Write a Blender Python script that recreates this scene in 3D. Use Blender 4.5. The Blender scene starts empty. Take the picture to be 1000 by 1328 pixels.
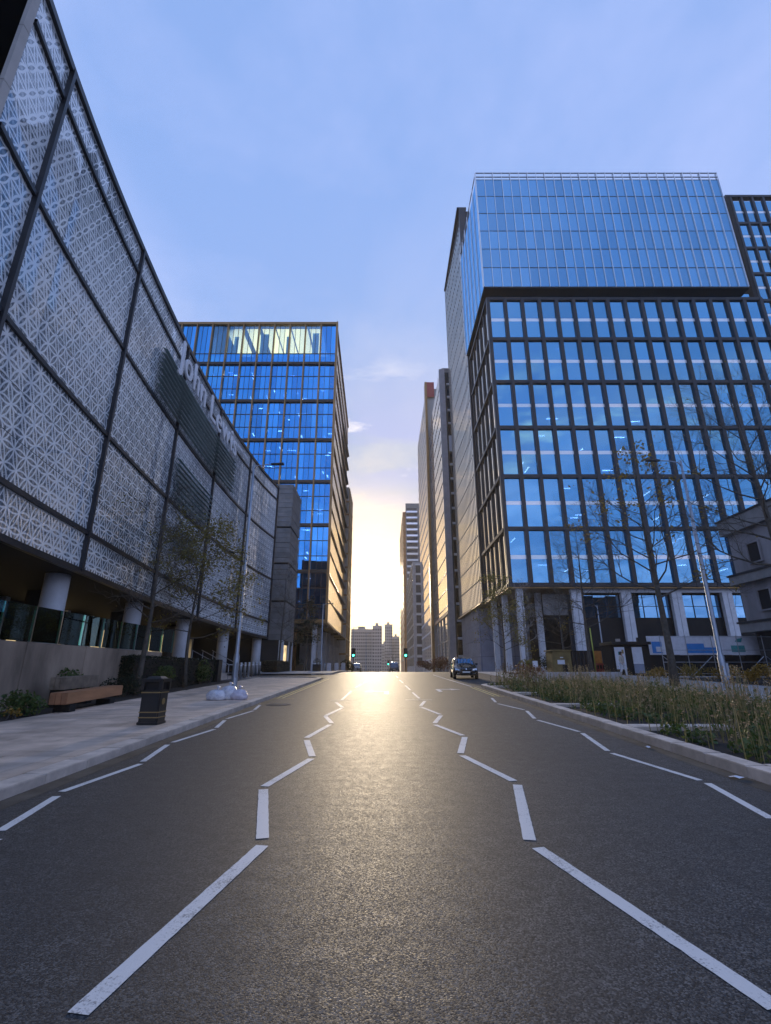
import bpy, bmesh, math, random
from math import sin, cos, pi, radians, atan, atan2, sqrt, hypot
from mathutils import Vector, Matrix, Euler
import numpy as np

SC = bpy.context.scene
COL = SC.collection
random.seed(11)

# ------------------------------------------------------------------ camera, sky, sun, exposure
EYE = 1.6
cam_d = bpy.data.cameras.new('camera')
cam = bpy.data.objects.new('camera', cam_d); COL.objects.link(cam)
cam.location = (0, 0, EYE)
cam.rotation_euler = (radians(90) + atan(204/628), 0, 0)
cam_d.sensor_fit = 'AUTO'; cam_d.sensor_width = 36
cam_d.lens = 628/1328*36
cam_d.clip_start = 0.05; cam_d.clip_end = 6000
SC.camera = cam

SUN_EL = radians(9.2); SUN_AZ = radians(-1.5)          # azimuth from +Y, negative = towards -X
sun_dir = Vector((sin(SUN_AZ)*cos(SUN_EL), cos(SUN_AZ)*cos(SUN_EL), sin(SUN_EL)))

world = bpy.data.worlds.new('World'); SC.world = world
world.use_nodes = True
def build_world():
    nt = world.node_tree; N = nt.nodes; L = nt.links
    for n in list(N): N.remove(n)
    def nd(t, **k):
        n = N.new(t)
        for a, b in k.items(): setattr(n, a, b)
        return n
    def mth(op, a, b=None, c=None, clamp=False):
        n = nd('ShaderNodeMath', operation=op, use_clamp=clamp)
        for i, v in enumerate((a, b, c)):
            if v is None: continue
            if isinstance(v, (int, float)): n.inputs[i].default_value = v
            else: L.new(v, n.inputs[i])
        return n.outputs[0]
    def mixc(f, a, b, mode='MIX'):
        n = nd('ShaderNodeMix', data_type='RGBA', blend_type=mode)
        for i, v in ((0, f), (6, a), (7, b)):
            if isinstance(v, (int, float)): n.inputs[i].default_value = v
            elif isinstance(v, tuple): n.inputs[i].default_value = (*v, 1)
            else: L.new(v, n.inputs[i])
        return n.outputs[2]
    out = nd('ShaderNodeOutputWorld'); bg = nd('ShaderNodeBackground')
    sky = nd('ShaderNodeTexSky', sky_type='NISHITA', sun_disc=False)
    sky.sun_elevation = SUN_EL; sky.sun_rotation = SUN_AZ
    sky.air_density = 1.0; sky.dust_density = 1.2; sky.ozone_density = 2.2
    tc = nd('ShaderNodeTexCoord')
    d = tc.outputs['Generated']
    sep = nd('ShaderNodeSeparateXYZ'); L.new(d, sep.inputs[0])
    zc = mth('MAXIMUM', sep.outputs[2], 0.0)
    den = mth('ADD', zc, 0.14)
    px = mth('DIVIDE', sep.outputs[0], den); py = mth('DIVIDE', sep.outputs[1], den)
    cmb = nd('ShaderNodeCombineXYZ'); L.new(px, cmb.inputs[0]); L.new(py, cmb.inputs[1])
    # sun closeness
    dot = nd('ShaderNodeVectorMath', operation='DOT_PRODUCT'); L.new(d, dot.inputs[0]); dot.inputs[1].default_value = sun_dir
    near = mth('MULTIPLY', mth('SUBTRACT', dot.outputs['Value'], 0.62), 1/0.38, clamp=True)
    near2 = mth('POWER', near, 2.2)
    near5 = mth('POWER', near, 40)
    # compress the bright range a little, lift the blue (phone HDR look is in the photo's sky itself)
    hs = nd('ShaderNodeHueSaturation'); hs.inputs['Saturation'].default_value = SKY_SAT
    hs.inputs['Value'].default_value = 1.0
    L.new(sky.outputs[0], hs.inputs['Color'])
    sc_ = nd('ShaderNodeSeparateColor'); L.new(hs.outputs[0], sc_.inputs[0])
    cc_ = nd('ShaderNodeCombineColor')
    for i in range(3):       # soft shoulder, so that the bright side keeps its colour
        o_ = sc_.outputs[i]
        L.new(mth('DIVIDE', mth('MULTIPLY', o_, 1.08), mth('ADD', 1.0, mth('DIVIDE', o_, SHOULDER))), cc_.inputs[i])
    base = mixc(SKY_TINT_F, cc_.outputs[0], SKY_TINT)
    near3 = mth('POWER', near, 4.0)
    base = mixc(1.0, base, mixc(near3, (1, 1, 1), (1.0, .83, .48)), 'MULTIPLY')
    # clouds: two sheets, thin veils and a few broken puffs
    def noise(scale, stretch, detail, rough, off):
        mp = nd('ShaderNodeMapping'); L.new(cmb.outputs[0], mp.inputs[0])
        mp.inputs['Scale'].default_value = (scale*stretch[0], scale*stretch[1], 1)
        mp.inputs['Location'].default_value = off
        mp.inputs['Rotation'].default_value = (0, 0, 0.35)
        n = nd('ShaderNodeTexNoise'); n.inputs['Scale'].default_value = 1
        n.inputs['Detail'].default_value = detail; n.inputs['Roughness'].default_value = rough
        n.inputs['Distortion'].default_value = 0.25
        L.new(mp.outputs[0], n.inputs['Vector']); return n.outputs[0]
    v1 = noise(0.9, (1.5, 0.6), 5, 0.55, (3.1, 1.7, 0.3))
    v2 = noise(1.3, (1.0, 0.9), 7, 0.62, (7.3, 2.2, 1.3))
    veil = mth('MULTIPLY', mth('SUBTRACT', v1, 0.40), 2.6, clamp=True)
    puff = mth('MULTIPLY', mth('SUBTRACT', v2, 0.47), 6.0, clamp=True)
    low = mth('SUBTRACT', 1.15, mth('MULTIPLY', mth('SUBTRACT', zc, 0.10), 2.2, clamp=True))   # more cloud low down, as perspective piles it up
    veilf = mth('MULTIPLY', veil, 0.30)
    v3 = noise(2.1, (0.55, 1.3), 6, 0.6, (1.3, 9.1, 2.2))
    band = mth('MULTIPLY', mth('SUBTRACT', zc, 0.30), 9.0, clamp=True)
    band = mth('MULTIPLY', band, mth('SUBTRACT', 1.0, mth('MULTIPLY', mth('SUBTRACT', zc, 0.46), 7.0, clamp=True)))
    greyf = mth('MULTIPLY', mth('MULTIPLY', mth('MULTIPLY', mth('SUBTRACT', v3, 0.45), 9.0, clamp=True), band), 0.85)
    pufff = mth('MULTIPLY', puff, mth('ADD', mth('MULTIPLY', low, 0.80), 0.0))
    ccol = mixc(near2, CLOUD_COOL, CLOUD_WARM)
    base = mixc(VEIL_F, base, VEIL)
    c1 = mixc(veilf, base, ccol)
    c1 = mixc(pufff, c1, ccol)
    c2 = mixc(greyf, c1, CLOUD_GREY)
    v4 = noise(3.2, (0.7, 1.2), 7, 0.62, (4.4, 0.6, 5.1))
    wisp = mth('MULTIPLY', mth('MULTIPLY', mth('SUBTRACT', v4, 0.54), 9.0, clamp=True), mth('MULTIPLY', band, 0.75))
    c2 = mixc(wisp, c2, WISP)
    # the sun's aureole in thin cloud
    glow = mixc(near5, (0, 0, 0), GLOW)
    c3 = mixc(1.0, c2, glow, 'ADD')
    L.new(c3, bg.inputs[0]); bg.inputs[1].default_value = 0.1
    L.new(bg.outputs[0], out.inputs[0])
SHOULDER = 6.5
SKY_SAT = 1.12; SKY_TINT_F = 0.42; SKY_TINT = (2.6, 4.1, 8.2)
VEIL_F = 0.50; VEIL = (1.30, 2.05, 4.15)
WISP = (6.6, 6.0, 5.6); CLOUD_GREY = (2.5, 2.8, 4.4)
CLOUD_COOL = (5.0, 4.9, 7.0); CLOUD_WARM = (6.2, 5.2, 3.2); GLOW = (12, 7.6, 2.4)
build_world()

sl = bpy.data.lights.new('sun', 'SUN'); sl.energy = 1.1; sl.angle = radians(5.0); sl.color = (1.0, 0.80, 0.55)
so = bpy.data.objects.new('sun', sl); COL.objects.link(so)
so.rotation_euler = sun_dir.to_track_quat('Z', 'Y').to_euler()
so.location = (0, 0, 120)

SC.view_settings.view_transform = 'Standard'; SC.view_settings.look = 'None'
SC.view_settings.exposure = 1.1; SC.view_settings.gamma = 1; SC.view_settings.use_curve_mapping = False
SC.render.engine = 'CYCLES'
SC.cycles.use_denoising = True
SC.cycles.max_bounces = 6; SC.cycles.transparent_max_bounces = 12
SC.cycles.diffuse_bounces = 3; SC.cycles.glossy_bounces = 4; SC.cycles.transmission_bounces = 4
SC.cycles.caustics_reflective = False; SC.cycles.caustics_refractive = False
SC.cycles.sample_clamp_indirect = 6

# ------------------------------------------------------------------ helpers
_gy = np.arange(-60, 1400, 0.5); _gz = []
_z = 0.026*-20
for _y in _gy:
    if _y < -20: s = 0
    elif _y < 46: s = .026
    elif _y < 58: s = .026 - .031*(_y-46)/12
    elif _y < 140: s = -.005
    else: s = -.010
    if _y > 600: s = 0
    _z += s*.5; _gz.append(_z)
_gz = np.array(_gz); _gz -= np.interp(0, _gy, _gz)
def gz(y): return float(np.interp(y, _gy, _gz))
SLOPE = atan(.026)

def tag(o, label=None, cat=None, group=None, kind=None):
    if label: o['label'] = label
    if cat: o['category'] = cat
    if group: o['group'] = group
    if kind: o['kind'] = kind
    return o

def empty(name, loc=(0, 0, 0), rz=0, label=None, cat=None, group=None, kind=None):
    o = bpy.data.objects.new(name, None); COL.objects.link(o)
    o.location = loc; o.rotation_euler = (0, 0, rz); o.empty_display_size = .3
    return tag(o, label, cat, group, kind)

def wloc(p):
    v = Vector((0, 0, 0))
    while p is not None: v = v + p.location; p = p.parent
    return v

class MB:
    def __init__(s): s.v = []; s.f = []; s.uv = None; s.mi = []
    def add(s, vs, fs, mi=0):
        k = len(s.v); s.v += [tuple(p) for p in vs]; s.f += [tuple(i+k for i in f) for f in fs]; s.mi += [mi]*len(fs); return s
    def quad(s, a, b, c, d, mi=0): return s.add([a, b, c, d], [(0, 1, 2, 3)], mi)
    def box(s, x0, x1, y0, y1, z0, z1, mi=0):
        return s.add([(x0, y0, z0), (x1, y0, z0), (x1, y1, z0), (x0, y1, z0), (x0, y0, z1), (x1, y0, z1), (x1, y1, z1), (x0, y1, z1)],
                     [(0, 3, 2, 1), (4, 5, 6, 7), (0, 1, 5, 4), (1, 2, 6, 5), (2, 3, 7, 6), (3, 0, 4, 7)], mi)
    def bar(s, a, b, w, h, up=(0, 0, 1), mi=0):
        a = Vector(a); b = Vector(b); d = (b-a).normalized(); up = Vector(up)
        if abs(d.dot(up)) > .98: up = Vector((0, 1, 0))
        x = d.cross(up).normalized()*w/2; y = x.cross(d).normalized()*h/2
        vs = [a-x-y, a+x-y, a+x+y, a-x+y, b-x-y, b+x-y, b+x+y, b-x+y]
        return s.add(vs, [(0, 1, 2, 3), (7, 6, 5, 4), (0, 4, 5, 1), (1, 5, 6, 2), (2, 6, 7, 3), (3, 7, 4, 0)], mi)
    def tube(s, pts, rads, n=8, cap=True, mi=0):
        k = len(s.v); P = [Vector(p) for p in pts]
        if isinstance(rads, (int, float)): rads = [rads]*len(P)
        d0 = (P[1]-P[0]).normalized()
        ref = Vector((1, 0, 0)) if abs(d0.x) < .8 else Vector((0, 1, 0))
        for i, p in enumerate(P):
            d = (P[min(i+1, len(P)-1)]-P[max(i-1, 0)]).normalized()
            x = (ref - d*ref.dot(d)).normalized(); y = d.cross(x); ref = x
            for j in range(n):
                a = 2*pi*j/n; s.v.append(tuple(p+(x*cos(a)+y*sin(a))*rads[i]))
        for i in range(len(P)-1):
            for j in range(n):
                a = k+i*n+j; b = k+i*n+(j+1) % n
                s.f.append((a, b, b+n, a+n)); s.mi.append(mi)
        if cap:
            s.f.append(tuple(k+j for j in reversed(range(n)))); s.mi.append(mi)
            m = k+(len(P)-1)*n; s.f.append(tuple(m+j for j in range(n))); s.mi.append(mi)
        return s
    def lathe(s, c, prof, n=16, mi=0):
        return s.tube([(c[0], c[1], c[2]+z) for r, z in prof], [max(r, .001) for r, z in prof], n, True, mi)
    def build(s, name, mat, parent=None, smooth=False, bevel=0, label=None, kind=None, uv=None):
        off = wloc(parent) if parent else Vector((0, 0, 0))
        me = bpy.data.meshes.new(name)
        me.from_pydata([(a-off.x, b-off.y, c-off.z) for a, b, c in s.v], [], s.f)
        mats = mat if isinstance(mat, (list, tuple)) else [mat]
        for m in mats: me.materials.append(m)
        if len(mats) > 1: me.polygons.foreach_set('material_index', s.mi)
        if smooth: me.polygons.foreach_set('use_smooth', [True]*len(me.polygons))
        if uv is not None:
            ul = me.uv_layers.new(name='UVMap')
            for lp in me.loops: ul.data[lp.index].uv = uv[lp.vertex_index]
        me.update()
        if bevel:
            bm = bmesh.new(); bm.from_mesh(me)
            bmesh.ops.bevel(bm, geom=[e for e in bm.edges], offset=bevel, segments=2, affect='EDGES', clamp_overlap=True)
            bm.to_mesh(me); bm.free()
        o = bpy.data.objects.new(name, me); COL.objects.link(o)
        if parent: o.parent = parent
        return tag(o, label, None, None, kind)

def copy_tree(o, parent=None):
    c = o.copy(); COL.objects.link(c); c.parent = parent
    for ch in list(o.children): copy_tree(ch, c)
    return c

_cube = None
def cube_mesh(mat):
    key = 'piece_'+mat.name
    me = bpy.data.meshes.get(key)
    if me is None:
        me = bpy.data.meshes.new(key)
        b = MB().box(-.5, .5, -.5, .5, -.5, .5)
        me.from_pydata(b.v, [], b.f); me.materials.append(mat); me.update()
    return me
def piece(name, mat, parent, x0, x1, y0, y1, z0, z1, rot=None, label=None):
    """a box-shaped part that shares one unit mesh with its like"""
    o = bpy.data.objects.new(name, cube_mesh(mat)); COL.objects.link(o)
    off = wloc(parent) if parent else Vector((0, 0, 0))
    o.location = Vector(((x0+x1)/2, (y0+y1)/2, (z0+z1)/2))-off
    o.scale = (abs(x1-x0), abs(y1-y0), abs(z1-z0))
    if rot: o.rotation_euler = rot
    if parent: o.parent = parent
    if label: o['label'] = label
    return o

# ------------------------------------------------------------------ materials
def newmat(name):
    m = bpy.data.materials.new(name); m.use_nodes = True
    nt = m.node_tree; b = nt.nodes.get('Principled BSDF'); return m, nt, b
def _link(nt, a, b): nt.links.new(a, b)
def node(nt, t, **k):
    n = nt.nodes.new(t)
    for a, b in k.items(): setattr(n, a, b)
    return n
def math_(nt, op, a, b=None, c=None, clamp=False):
    n = node(nt, 'ShaderNodeMath', operation=op, use_clamp=clamp)
    for i, v in enumerate((a, b, c)):
        if v is None: continue
        if isinstance(v, (int, float)): n.inputs[i].default_value = v
        else: nt.links.new(v, n.inputs[i])
    return n.outputs[0]
def mix_(nt, f, a, b):
    n = node(nt, 'ShaderNodeMix', data_type='RGBA')
    for i, v in ((0, f), (6, a), (7, b)):
        if isinstance(v, (int, float)): n.inputs[i].default_value = v
        elif isinstance(v, tuple): n.inputs[i].default_value = (*v[:3], 1)
        else: nt.links.new(v, n.inputs[i])
    return n.outputs[2]
def noise_(nt, scale, detail=4, rough=.55, coord='Object', stretch=None):
    t = node(nt, 'ShaderNodeTexCoord') if coord != 'Position' else node(nt, 'ShaderNodeNewGeometry')
    src = t.outputs[coord]
    if stretch:
        mp = node(nt, 'ShaderNodeMapping'); mp.inputs['Scale'].default_value = stretch
        nt.links.new(src, mp.inputs[0]); src = mp.outputs[0]
    n = node(nt, 'ShaderNodeTexNoise'); n.inputs['Scale'].default_value = scale
    n.inputs['Detail'].default_value = detail; n.inputs['Roughness'].default_value = rough
    nt.links.new(src, n.inputs['Vector']); return n.outputs[0]

def mat(name, col, rough=.6, metal=0, var=.25, scale=3, bump=0, bscale=40, rnd=0, spec=.5, coord='Position', col2=None, stretch=None, emit=0):
    m, nt, b = newmat(name)
    n1 = noise_(nt, scale, 5, .6, coord, stretch)
    ramp = math_(nt, 'MULTIPLY', math_(nt, 'SUBTRACT', n1, .3), 2.5, clamp=True)
    c2 = col2 or tuple(c*(1-var) for c in col)
    c1 = col if col2 else tuple(min(1, c*(1+var*.6)) for c in col)
    cc = mix_(nt, ramp, c1, c2)
    if rnd:
        oi = node(nt, 'ShaderNodeObjectInfo')
        hs = node(nt, 'ShaderNodeHueSaturation')
        nt.links.new(math_(nt, 'ADD', math_(nt, 'MULTIPLY', oi.outputs['Random'], rnd), 1-rnd/2), hs.inputs['Value'])
        nt.links.new(cc, hs.inputs['Color']); cc = hs.outputs[0]
    nt.links.new(cc, b.inputs['Base Color'])
    b.inputs['Roughness'].default_value = rough; b.inputs['Metallic'].default_value = metal
    b.inputs['Specular IOR Level'].default_value = spec
    if emit:
        nt.links.new(cc, b.inputs['Emission Color']); b.inputs['Emission Strength'].default_value = emit
    if bump:
        n2 = noise_(nt, bscale, 4, .6, coord)
        bp = node(nt, 'ShaderNodeBump'); bp.inputs['Strength'].default_value = bump; bp.inputs['Distance'].default_value = .01
        nt.links.new(n2, bp.inputs['Height']); nt.links.new(bp.outputs[0], b.inputs['Normal'])
    return m

def lamp_mat(name, col, strength):
    m, nt, b = newmat(name)
    b.inputs['Base Color'].default_value = (*[c*.5 for c in col], 1)
    b.inputs['Emission Color'].default_value = (*col, 1); b.inputs['Emission Strength'].default_value = strength
    return m

def glass_mat(name, tint, refl, r0=.35, trans=.6, wob=.0, rough=.015, amp=.10):
    """coated facade glass: part mirror, part see-through"""
    m, nt, b = newmat(name); nt.nodes.remove(b)
    out = nt.nodes['Material Output']
    tr = node(nt, 'ShaderNodeBsdfTransparent'); tr.inputs[0].default_value = (*[t*trans for t in tint], 1)
    gl = node(nt, 'ShaderNodeBsdfGlossy'); gl.inputs['Color'].default_value = (*refl, 1); gl.inputs['Roughness'].default_value = rough
    fr = node(nt, 'ShaderNodeFresnel'); fr.inputs[0].default_value = 1.5
    oi = node(nt, 'ShaderNodeObjectInfo')
    base = math_(nt, 'ADD', r0-amp/2, math_(nt, 'MULTIPLY', oi.outputs['Random'], amp))
    fac = math_(nt, 'ADD', base, fr.outputs[0], clamp=True)
    if wob:
        n = noise_(nt, .35, 2, .5, 'Position')
        bp = node(nt, 'ShaderNodeBump'); bp.inputs['Strength'].default_value = wob; bp.inputs['Distance'].default_value = .05
        nt.links.new(n, bp.inputs['Height']); nt.links.new(bp.outputs[0], gl.inputs['Normal'])
    mx = node(nt, 'ShaderNodeMixShader'); nt.links.new(fac, mx.inputs[0])
    nt.links.new(tr.outputs[0], mx.inputs[1]); nt.links.new(gl.outputs[0], mx.inputs[2])
    nt.links.new(mx.outputs[0], out.inputs[0])
    return m

def asphalt_mat():
    m, nt, b = newmat('asphalt')
    big = noise_(nt, .35, 4, .6, 'Position', (1, .25, 1))
    mid = noise_(nt, 6, 5, .6, 'Position')
    fine = node(nt, 'ShaderNodeTexVoronoi'); fine.inputs['Scale'].default_value = 105
    g = node(nt, 'ShaderNodeNewGeometry'); nt.links.new(g.outputs['Position'], fine.inputs['Vector'])
    sepc = node(nt, 'ShaderNodeSeparateColor'); nt.links.new(fine.outputs['Color'], sepc.inputs[0])
    c1 = mix_(nt, math_(nt, 'POWER', sepc.outputs[0], 2.0), (.006, .007, .009), (.15, .145, .138))
    c2 = mix_(nt, math_(nt, 'MULTIPLY', math_(nt, 'SUBTRACT', mid, .35), 1.6, clamp=True), c1, (.017, .018, .021))
    c3 = mix_(nt, math_(nt, 'MULTIPLY', math_(nt, 'SUBTRACT', big, .45), 2.0, clamp=True), c2, (.028, .028, .029))
    nt.links.new(c3, b.inputs['Base Color'])
    rg = math_(nt, 'ADD', .46, math_(nt, 'ADD', math_(nt, 'MULTIPLY', mid, .12), math_(nt, 'MULTIPLY', sepc.outputs[2], .28)))
    nt.links.new(rg, b.inputs['Roughness']); b.inputs['Specular IOR Level'].default_value = .37
    bp = node(nt, 'ShaderNodeBump'); bp.inputs['Strength'].default_value = .22; bp.inputs['Distance'].default_value = .004
    h = math_(nt, 'ADD', math_(nt, 'MULTIPLY', fine.outputs['Distance'], -1.0), math_(nt, 'MULTIPLY', sepc.outputs[1], .5))
    nt.links.new(h, bp.inputs['Height']); nt.links.new(bp.outputs[0], b.inputs['Normal'])
    return m

def paint_mat(name, col):
    m, nt, b = newmat(name)
    n = noise_(nt, 55, 6, .75, 'Position'); n2 = noise_(nt, 3, 3, .6, 'Position')
    w = math_(nt, 'MULTIPLY', math_(nt, 'SUBTRACT', math_(nt, 'ADD', n, math_(nt, 'MULTIPLY', n2, .55)), .82), 6, clamp=True)
    nt.links.new(mix_(nt, w, col, (.10, .10, .10)), b.inputs['Base Color'])
    b.inputs['Roughness'].default_value = .6
    bp = node(nt, 'ShaderNodeBump'); bp.inputs['Strength'].default_value = .4; bp.inputs['Distance'].default_value = .003
    nt.links.new(n, bp.inputs['Height']); nt.links.new(bp.outputs[0], b.inputs['Normal'])
    return m

def lace_mat():
    """glass with a printed lace of overlapping rings (UV is in metres along and up the wall)"""
    m, nt, b = newmat('lace_print_glass')
    uv = node(nt, 'ShaderNodeTexCoord').outputs['UV']
    R = .62; H = R*sqrt(3)
    def vm(op, a, bb=None):
        n = node(nt, 'ShaderNodeVectorMath', operation=op); nt.links.new(a, n.inputs[0])
        if bb is not None:
            if isinstance(bb, tuple): n.inputs[1].default_value = bb
            else: nt.links.new(bb, n.inputs[1])
        return n
    # wrap to one cell of the triangular lattice and fold into its quadrant
    dv = vm('MULTIPLY', uv, (1/R, 1/H, 0)).outputs[0]
    fr = vm('FRACTION', dv).outputs[0]
    q = vm('MULTIPLY', vm('SUBTRACT', fr, (.5, .5, 0)).outputs[0], (1, sqrt(3), 0)).outputs[0]
    q = vm('ABSOLUTE', q).outputs[0]
    s3 = sqrt(3)/2
    dmin = None
    for c in ((1, 0), (-.5, s3), (.5, -s3), (0, 2*s3)):
        ln = vm('LENGTH', vm('SUBTRACT', q, (c[0], c[1], 0)).outputs[0]).outputs['Value']
        e = math_(nt, 'ABSOLUTE', math_(nt, 'SUBTRACT', ln, 1.0))
        dmin = e if dmin is None else math_(nt, 'MINIMUM', dmin, e)
    nz = noise_(nt, .16, 3, .5, 'Position')
    nzc = math_(nt, 'MULTIPLY', math_(nt, 'SUBTRACT', nz, .42), 5, clamp=True)
    small = None
    for c in ((0, 0), (.5, s3)):
        ln = vm('LENGTH', vm('SUBTRACT', q, (c[0], c[1], 0)).outputs[0]).outputs['Value']
        e = math_(nt, 'ABSOLUTE', math_(nt, 'SUBTRACT', ln, .45))
        small = e if small is None else math_(nt, 'MINIMUM', small, e)
    # heavy and light areas of the print
    wdt = math_(nt, 'ADD', .020, math_(nt, 'MULTIPLY', nzc, .030))
    l1 = math_(nt, 'SUBTRACT', 1, math_(nt, 'MULTIPLY', math_(nt, 'SUBTRACT', dmin, wdt), 36, clamp=True))
    l2 = math_(nt, 'SUBTRACT', 1, math_(nt, 'MULTIPLY', math_(nt, 'SUBTRACT', small, .012), 30, clamp=True))
    l2 = math_(nt, 'MULTIPLY', l2, math_(nt, 'ADD', .15, math_(nt, 'MULTIPLY', nzc, .6)))
    ln = math_(nt, 'MAXIMUM', l1, l2)
    oi = node(nt, 'ShaderNodeObjectInfo')
    dk = mix_(nt, oi.outputs['Random'], (.030, .066, .100), (.060, .100, .140))
    dk = mix_(nt, math_(nt, 'MULTIPLY', nzc, .5), dk, (.17, .20, .225))
    cc = mix_(nt, ln, dk, (.88, .92, .95))
    nt.links.new(cc, b.inputs['Base Color'])
    b.inputs['Roughness'].default_value = .45
    b.inputs['Coat Weight'].default_value = 1; b.inputs['Coat Roughness'].default_value = .02; b.inputs['Coat IOR'].default_value = 2.1
    wn = noise_(nt, .5, 2, .5, 'Position')
    bp = node(nt, 'ShaderNodeBump'); bp.inputs['Strength'].default_value = .06; bp.inputs['Distance'].default_value = .05
    nt.links.new(wn, bp.inputs['Height']); nt.links.new(bp.outputs[0], b.inputs['Coat Normal'])
    return m

M = {}
M['asphalt'] = asphalt_mat()
M['white_paint'] = paint_mat('road_paint_white', (.66, .645, .62))
M['yellow_paint'] = paint_mat('road_paint_yellow', (.62, .48, .16))
M['soil_ground'] = mat('ground_earth', (.10, .095, .085), .9, var=.35, scale=.6)
M['joint'] = mat('paving_bed', (.12, .11, .105), .95, var=.3, scale=6)
M['slab'] = mat('granite_slab', (.60, .475, .375), .72, var=.36, scale=1.1, bump=.25, bscale=90, rnd=.28, spec=.3)
M['kerb'] = mat('granite_kerb', (.56, .48, .41), .7, var=.28, scale=3.5, bump=.25, bscale=110, rnd=.18, spec=.3)
M['path'] = mat('pale_path', (.34, .335, .33), .8, var=.22, scale=1.2, bump=.2, bscale=80)
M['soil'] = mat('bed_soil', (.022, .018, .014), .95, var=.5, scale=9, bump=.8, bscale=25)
M['concrete'] = mat('stained_concrete', (.34, .265, .20), .85, var=.5, scale=.9, bump=.3, bscale=60, stretch=(1, 1, .35))
M['pale_stone'] = mat('pale_stone', (.42, .41, .42), .75, var=.18, scale=.8, bump=.15)
M['blue_stone'] = mat('blue_grey_stone', (.26, .29, .37), .7, var=.2, scale=.5, bump=.2, rnd=.14)
M['steel'] = mat('brushed_steel', (.45, .47, .50), .38, metal=.85, var=.2, scale=1.5)
M['lamp_post'] = mat('galvanised_post', (.36, .41, .48), .42, metal=.6, var=.2, scale=2.0)
M['dark_steel'] = mat('dark_painted_steel', (.020, .022, .027), .38, metal=.3, var=.3, scale=1)
M['frame_dark'] = mat('charcoal_mullion', (.013, .015, .021), .42, metal=.0, var=.25, scale=.5)
M['bronze'] = mat('bronze_fin', (.30, .175, .070), .36, metal=.65, var=.25, scale=.5)
M['bronze_dark'] = mat('bronze_dark', (.055, .042, .033), .42, metal=.35, var=.25, scale=.5)
M['lace'] = lace_mat()
M['louvre'] = None
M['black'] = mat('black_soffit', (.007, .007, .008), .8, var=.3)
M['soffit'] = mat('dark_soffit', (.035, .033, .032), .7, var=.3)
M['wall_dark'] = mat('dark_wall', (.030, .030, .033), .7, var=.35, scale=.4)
M['column'] = mat('grey_column', (.60, .61, .64), .55, var=.15, scale=1.5)
M['slatstone'] = mat('grey_slat_stone', (.205, .20, .195), .7, var=.25, scale=1.2, rnd=.22)
M['beige'] = mat('beige_cladding', (.44, .41, .38), .6, var=.15, scale=1)
M['white_strip'] = mat('white_spandrel', (.84, .87, .90), .25, var=.04, spec=.8)
_b = M['white_strip'].node_tree.nodes['Principled BSDF']; _b.inputs['Coat Weight'].default_value = 1; _b.inputs['Coat IOR'].default_value = 3.6; _b.inputs['Coat Roughness'].default_value = .05
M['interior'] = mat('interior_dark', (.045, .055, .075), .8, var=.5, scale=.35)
M['ceiling'] = mat('interior_ceiling', (.30, .31, .33), .8, var=.2, scale=.5)
M['office_lamp'] = lamp_mat('office_lamp', (1.0, .86, .62), 14.0)
M['office_lamp_cool'] = lamp_mat('office_lamp_cool', (.92, .95, 1.0), 13.0)
M['shop_glow'] = mat('lit_shop_wall', (.72, .52, .26), .7, var=.7, scale=.9, emit=.7)
M['glass_blue'] = glass_mat('office_glass_blue', (.45, .62, .9), (.25, .60, .88), .62, .75, .03, amp=.18)
M['glass_top'] = glass_mat('upper_glass', (.45, .66, .9), (.27, .57, .85), .66, .6, .02, amp=.16)
M['glass_left'] = glass_mat('left_office_glass', (.40, .62, .95), (.10, .47, .98), .66, .8, .03, amp=.40)
M['glass_attic'] = glass_mat('attic_glass', (.92, .95, .9), (.30, .60, .85), .26, .9, .02, amp=.2)
M['attic_glow'] = lamp_mat('attic_ceiling_glow', (.95, .92, .55), 1.3)  # glow put into the ceiling for low sun seen through the top storey
M['glass_gold'] = glass_mat('street_face_glass', (.5, .5, .5), (1.0, .90, .76), .62, .25, .04, amp=.3)
M['glass_clear'] = glass_mat('balustrade_glass', (.80, .95, .88), (.70, .95, .88), .05, .97, amp=.04)
M['bark'] = mat('bark', (.085, .076, .064), .9, var=.5, scale=6, bump=.8, bscale=30, coord='Object')
M['bark_pale'] = mat('bark_pale', (.30, .29, .28), .85, var=.6, scale=5, bump=.5, bscale=25, coord='Object')
def leaf_mat(name, c1, c2, tr=.35):
    m, nt, b = newmat(name)
    n = noise_(nt, 1.3, 3, .7, 'Position')
    g = node(nt, 'ShaderNodeNewGeometry')
    f = math_(nt, 'ADD', math_(nt, 'MULTIPLY', math_(nt, 'SUBTRACT', n, .3), 1.4), math_(nt, 'MULTIPLY', math_(nt, 'SUBTRACT', g.outputs['Random Per Island'], .5), .9), clamp=True)
    cc = mix_(nt, f, c1, c2)
    nt.links.new(cc, b.inputs['Base Color']); b.inputs['Roughness'].default_value = .6
    out = nt.nodes['Material Output']
    t = node(nt, 'ShaderNodeBsdfTranslucent'); nt.links.new(cc, t.inputs[0])
    mx = node(nt, 'ShaderNodeMixShader'); mx.inputs[0].default_value = tr
    nt.links.new(b.outputs[0], mx.inputs[1]); nt.links.new(t.outputs[0], mx.inputs[2]); nt.links.new(mx.outputs[0], out.inputs[0])
    return m
M['louvre'] = leaf_mat('green_glass_louvre', (.30, .36, .35), (.46, .52, .51), .5)
M['leaf_olive'] = leaf_mat('leaf_olive', (.20, .19, .04), (.22, .15, .045))
M['leaf_yellow'] = leaf_mat('leaf_yellow', (.26, .18, .03), (.16, .13, .03))
M['leaf_green'] = leaf_mat('leaf_green', (.050, .095, .022), (.12, .145, .035))
M['leaf_dark'] = leaf_mat('leaf_dark', (.014, .024, .012), (.035, .045, .020))
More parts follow.
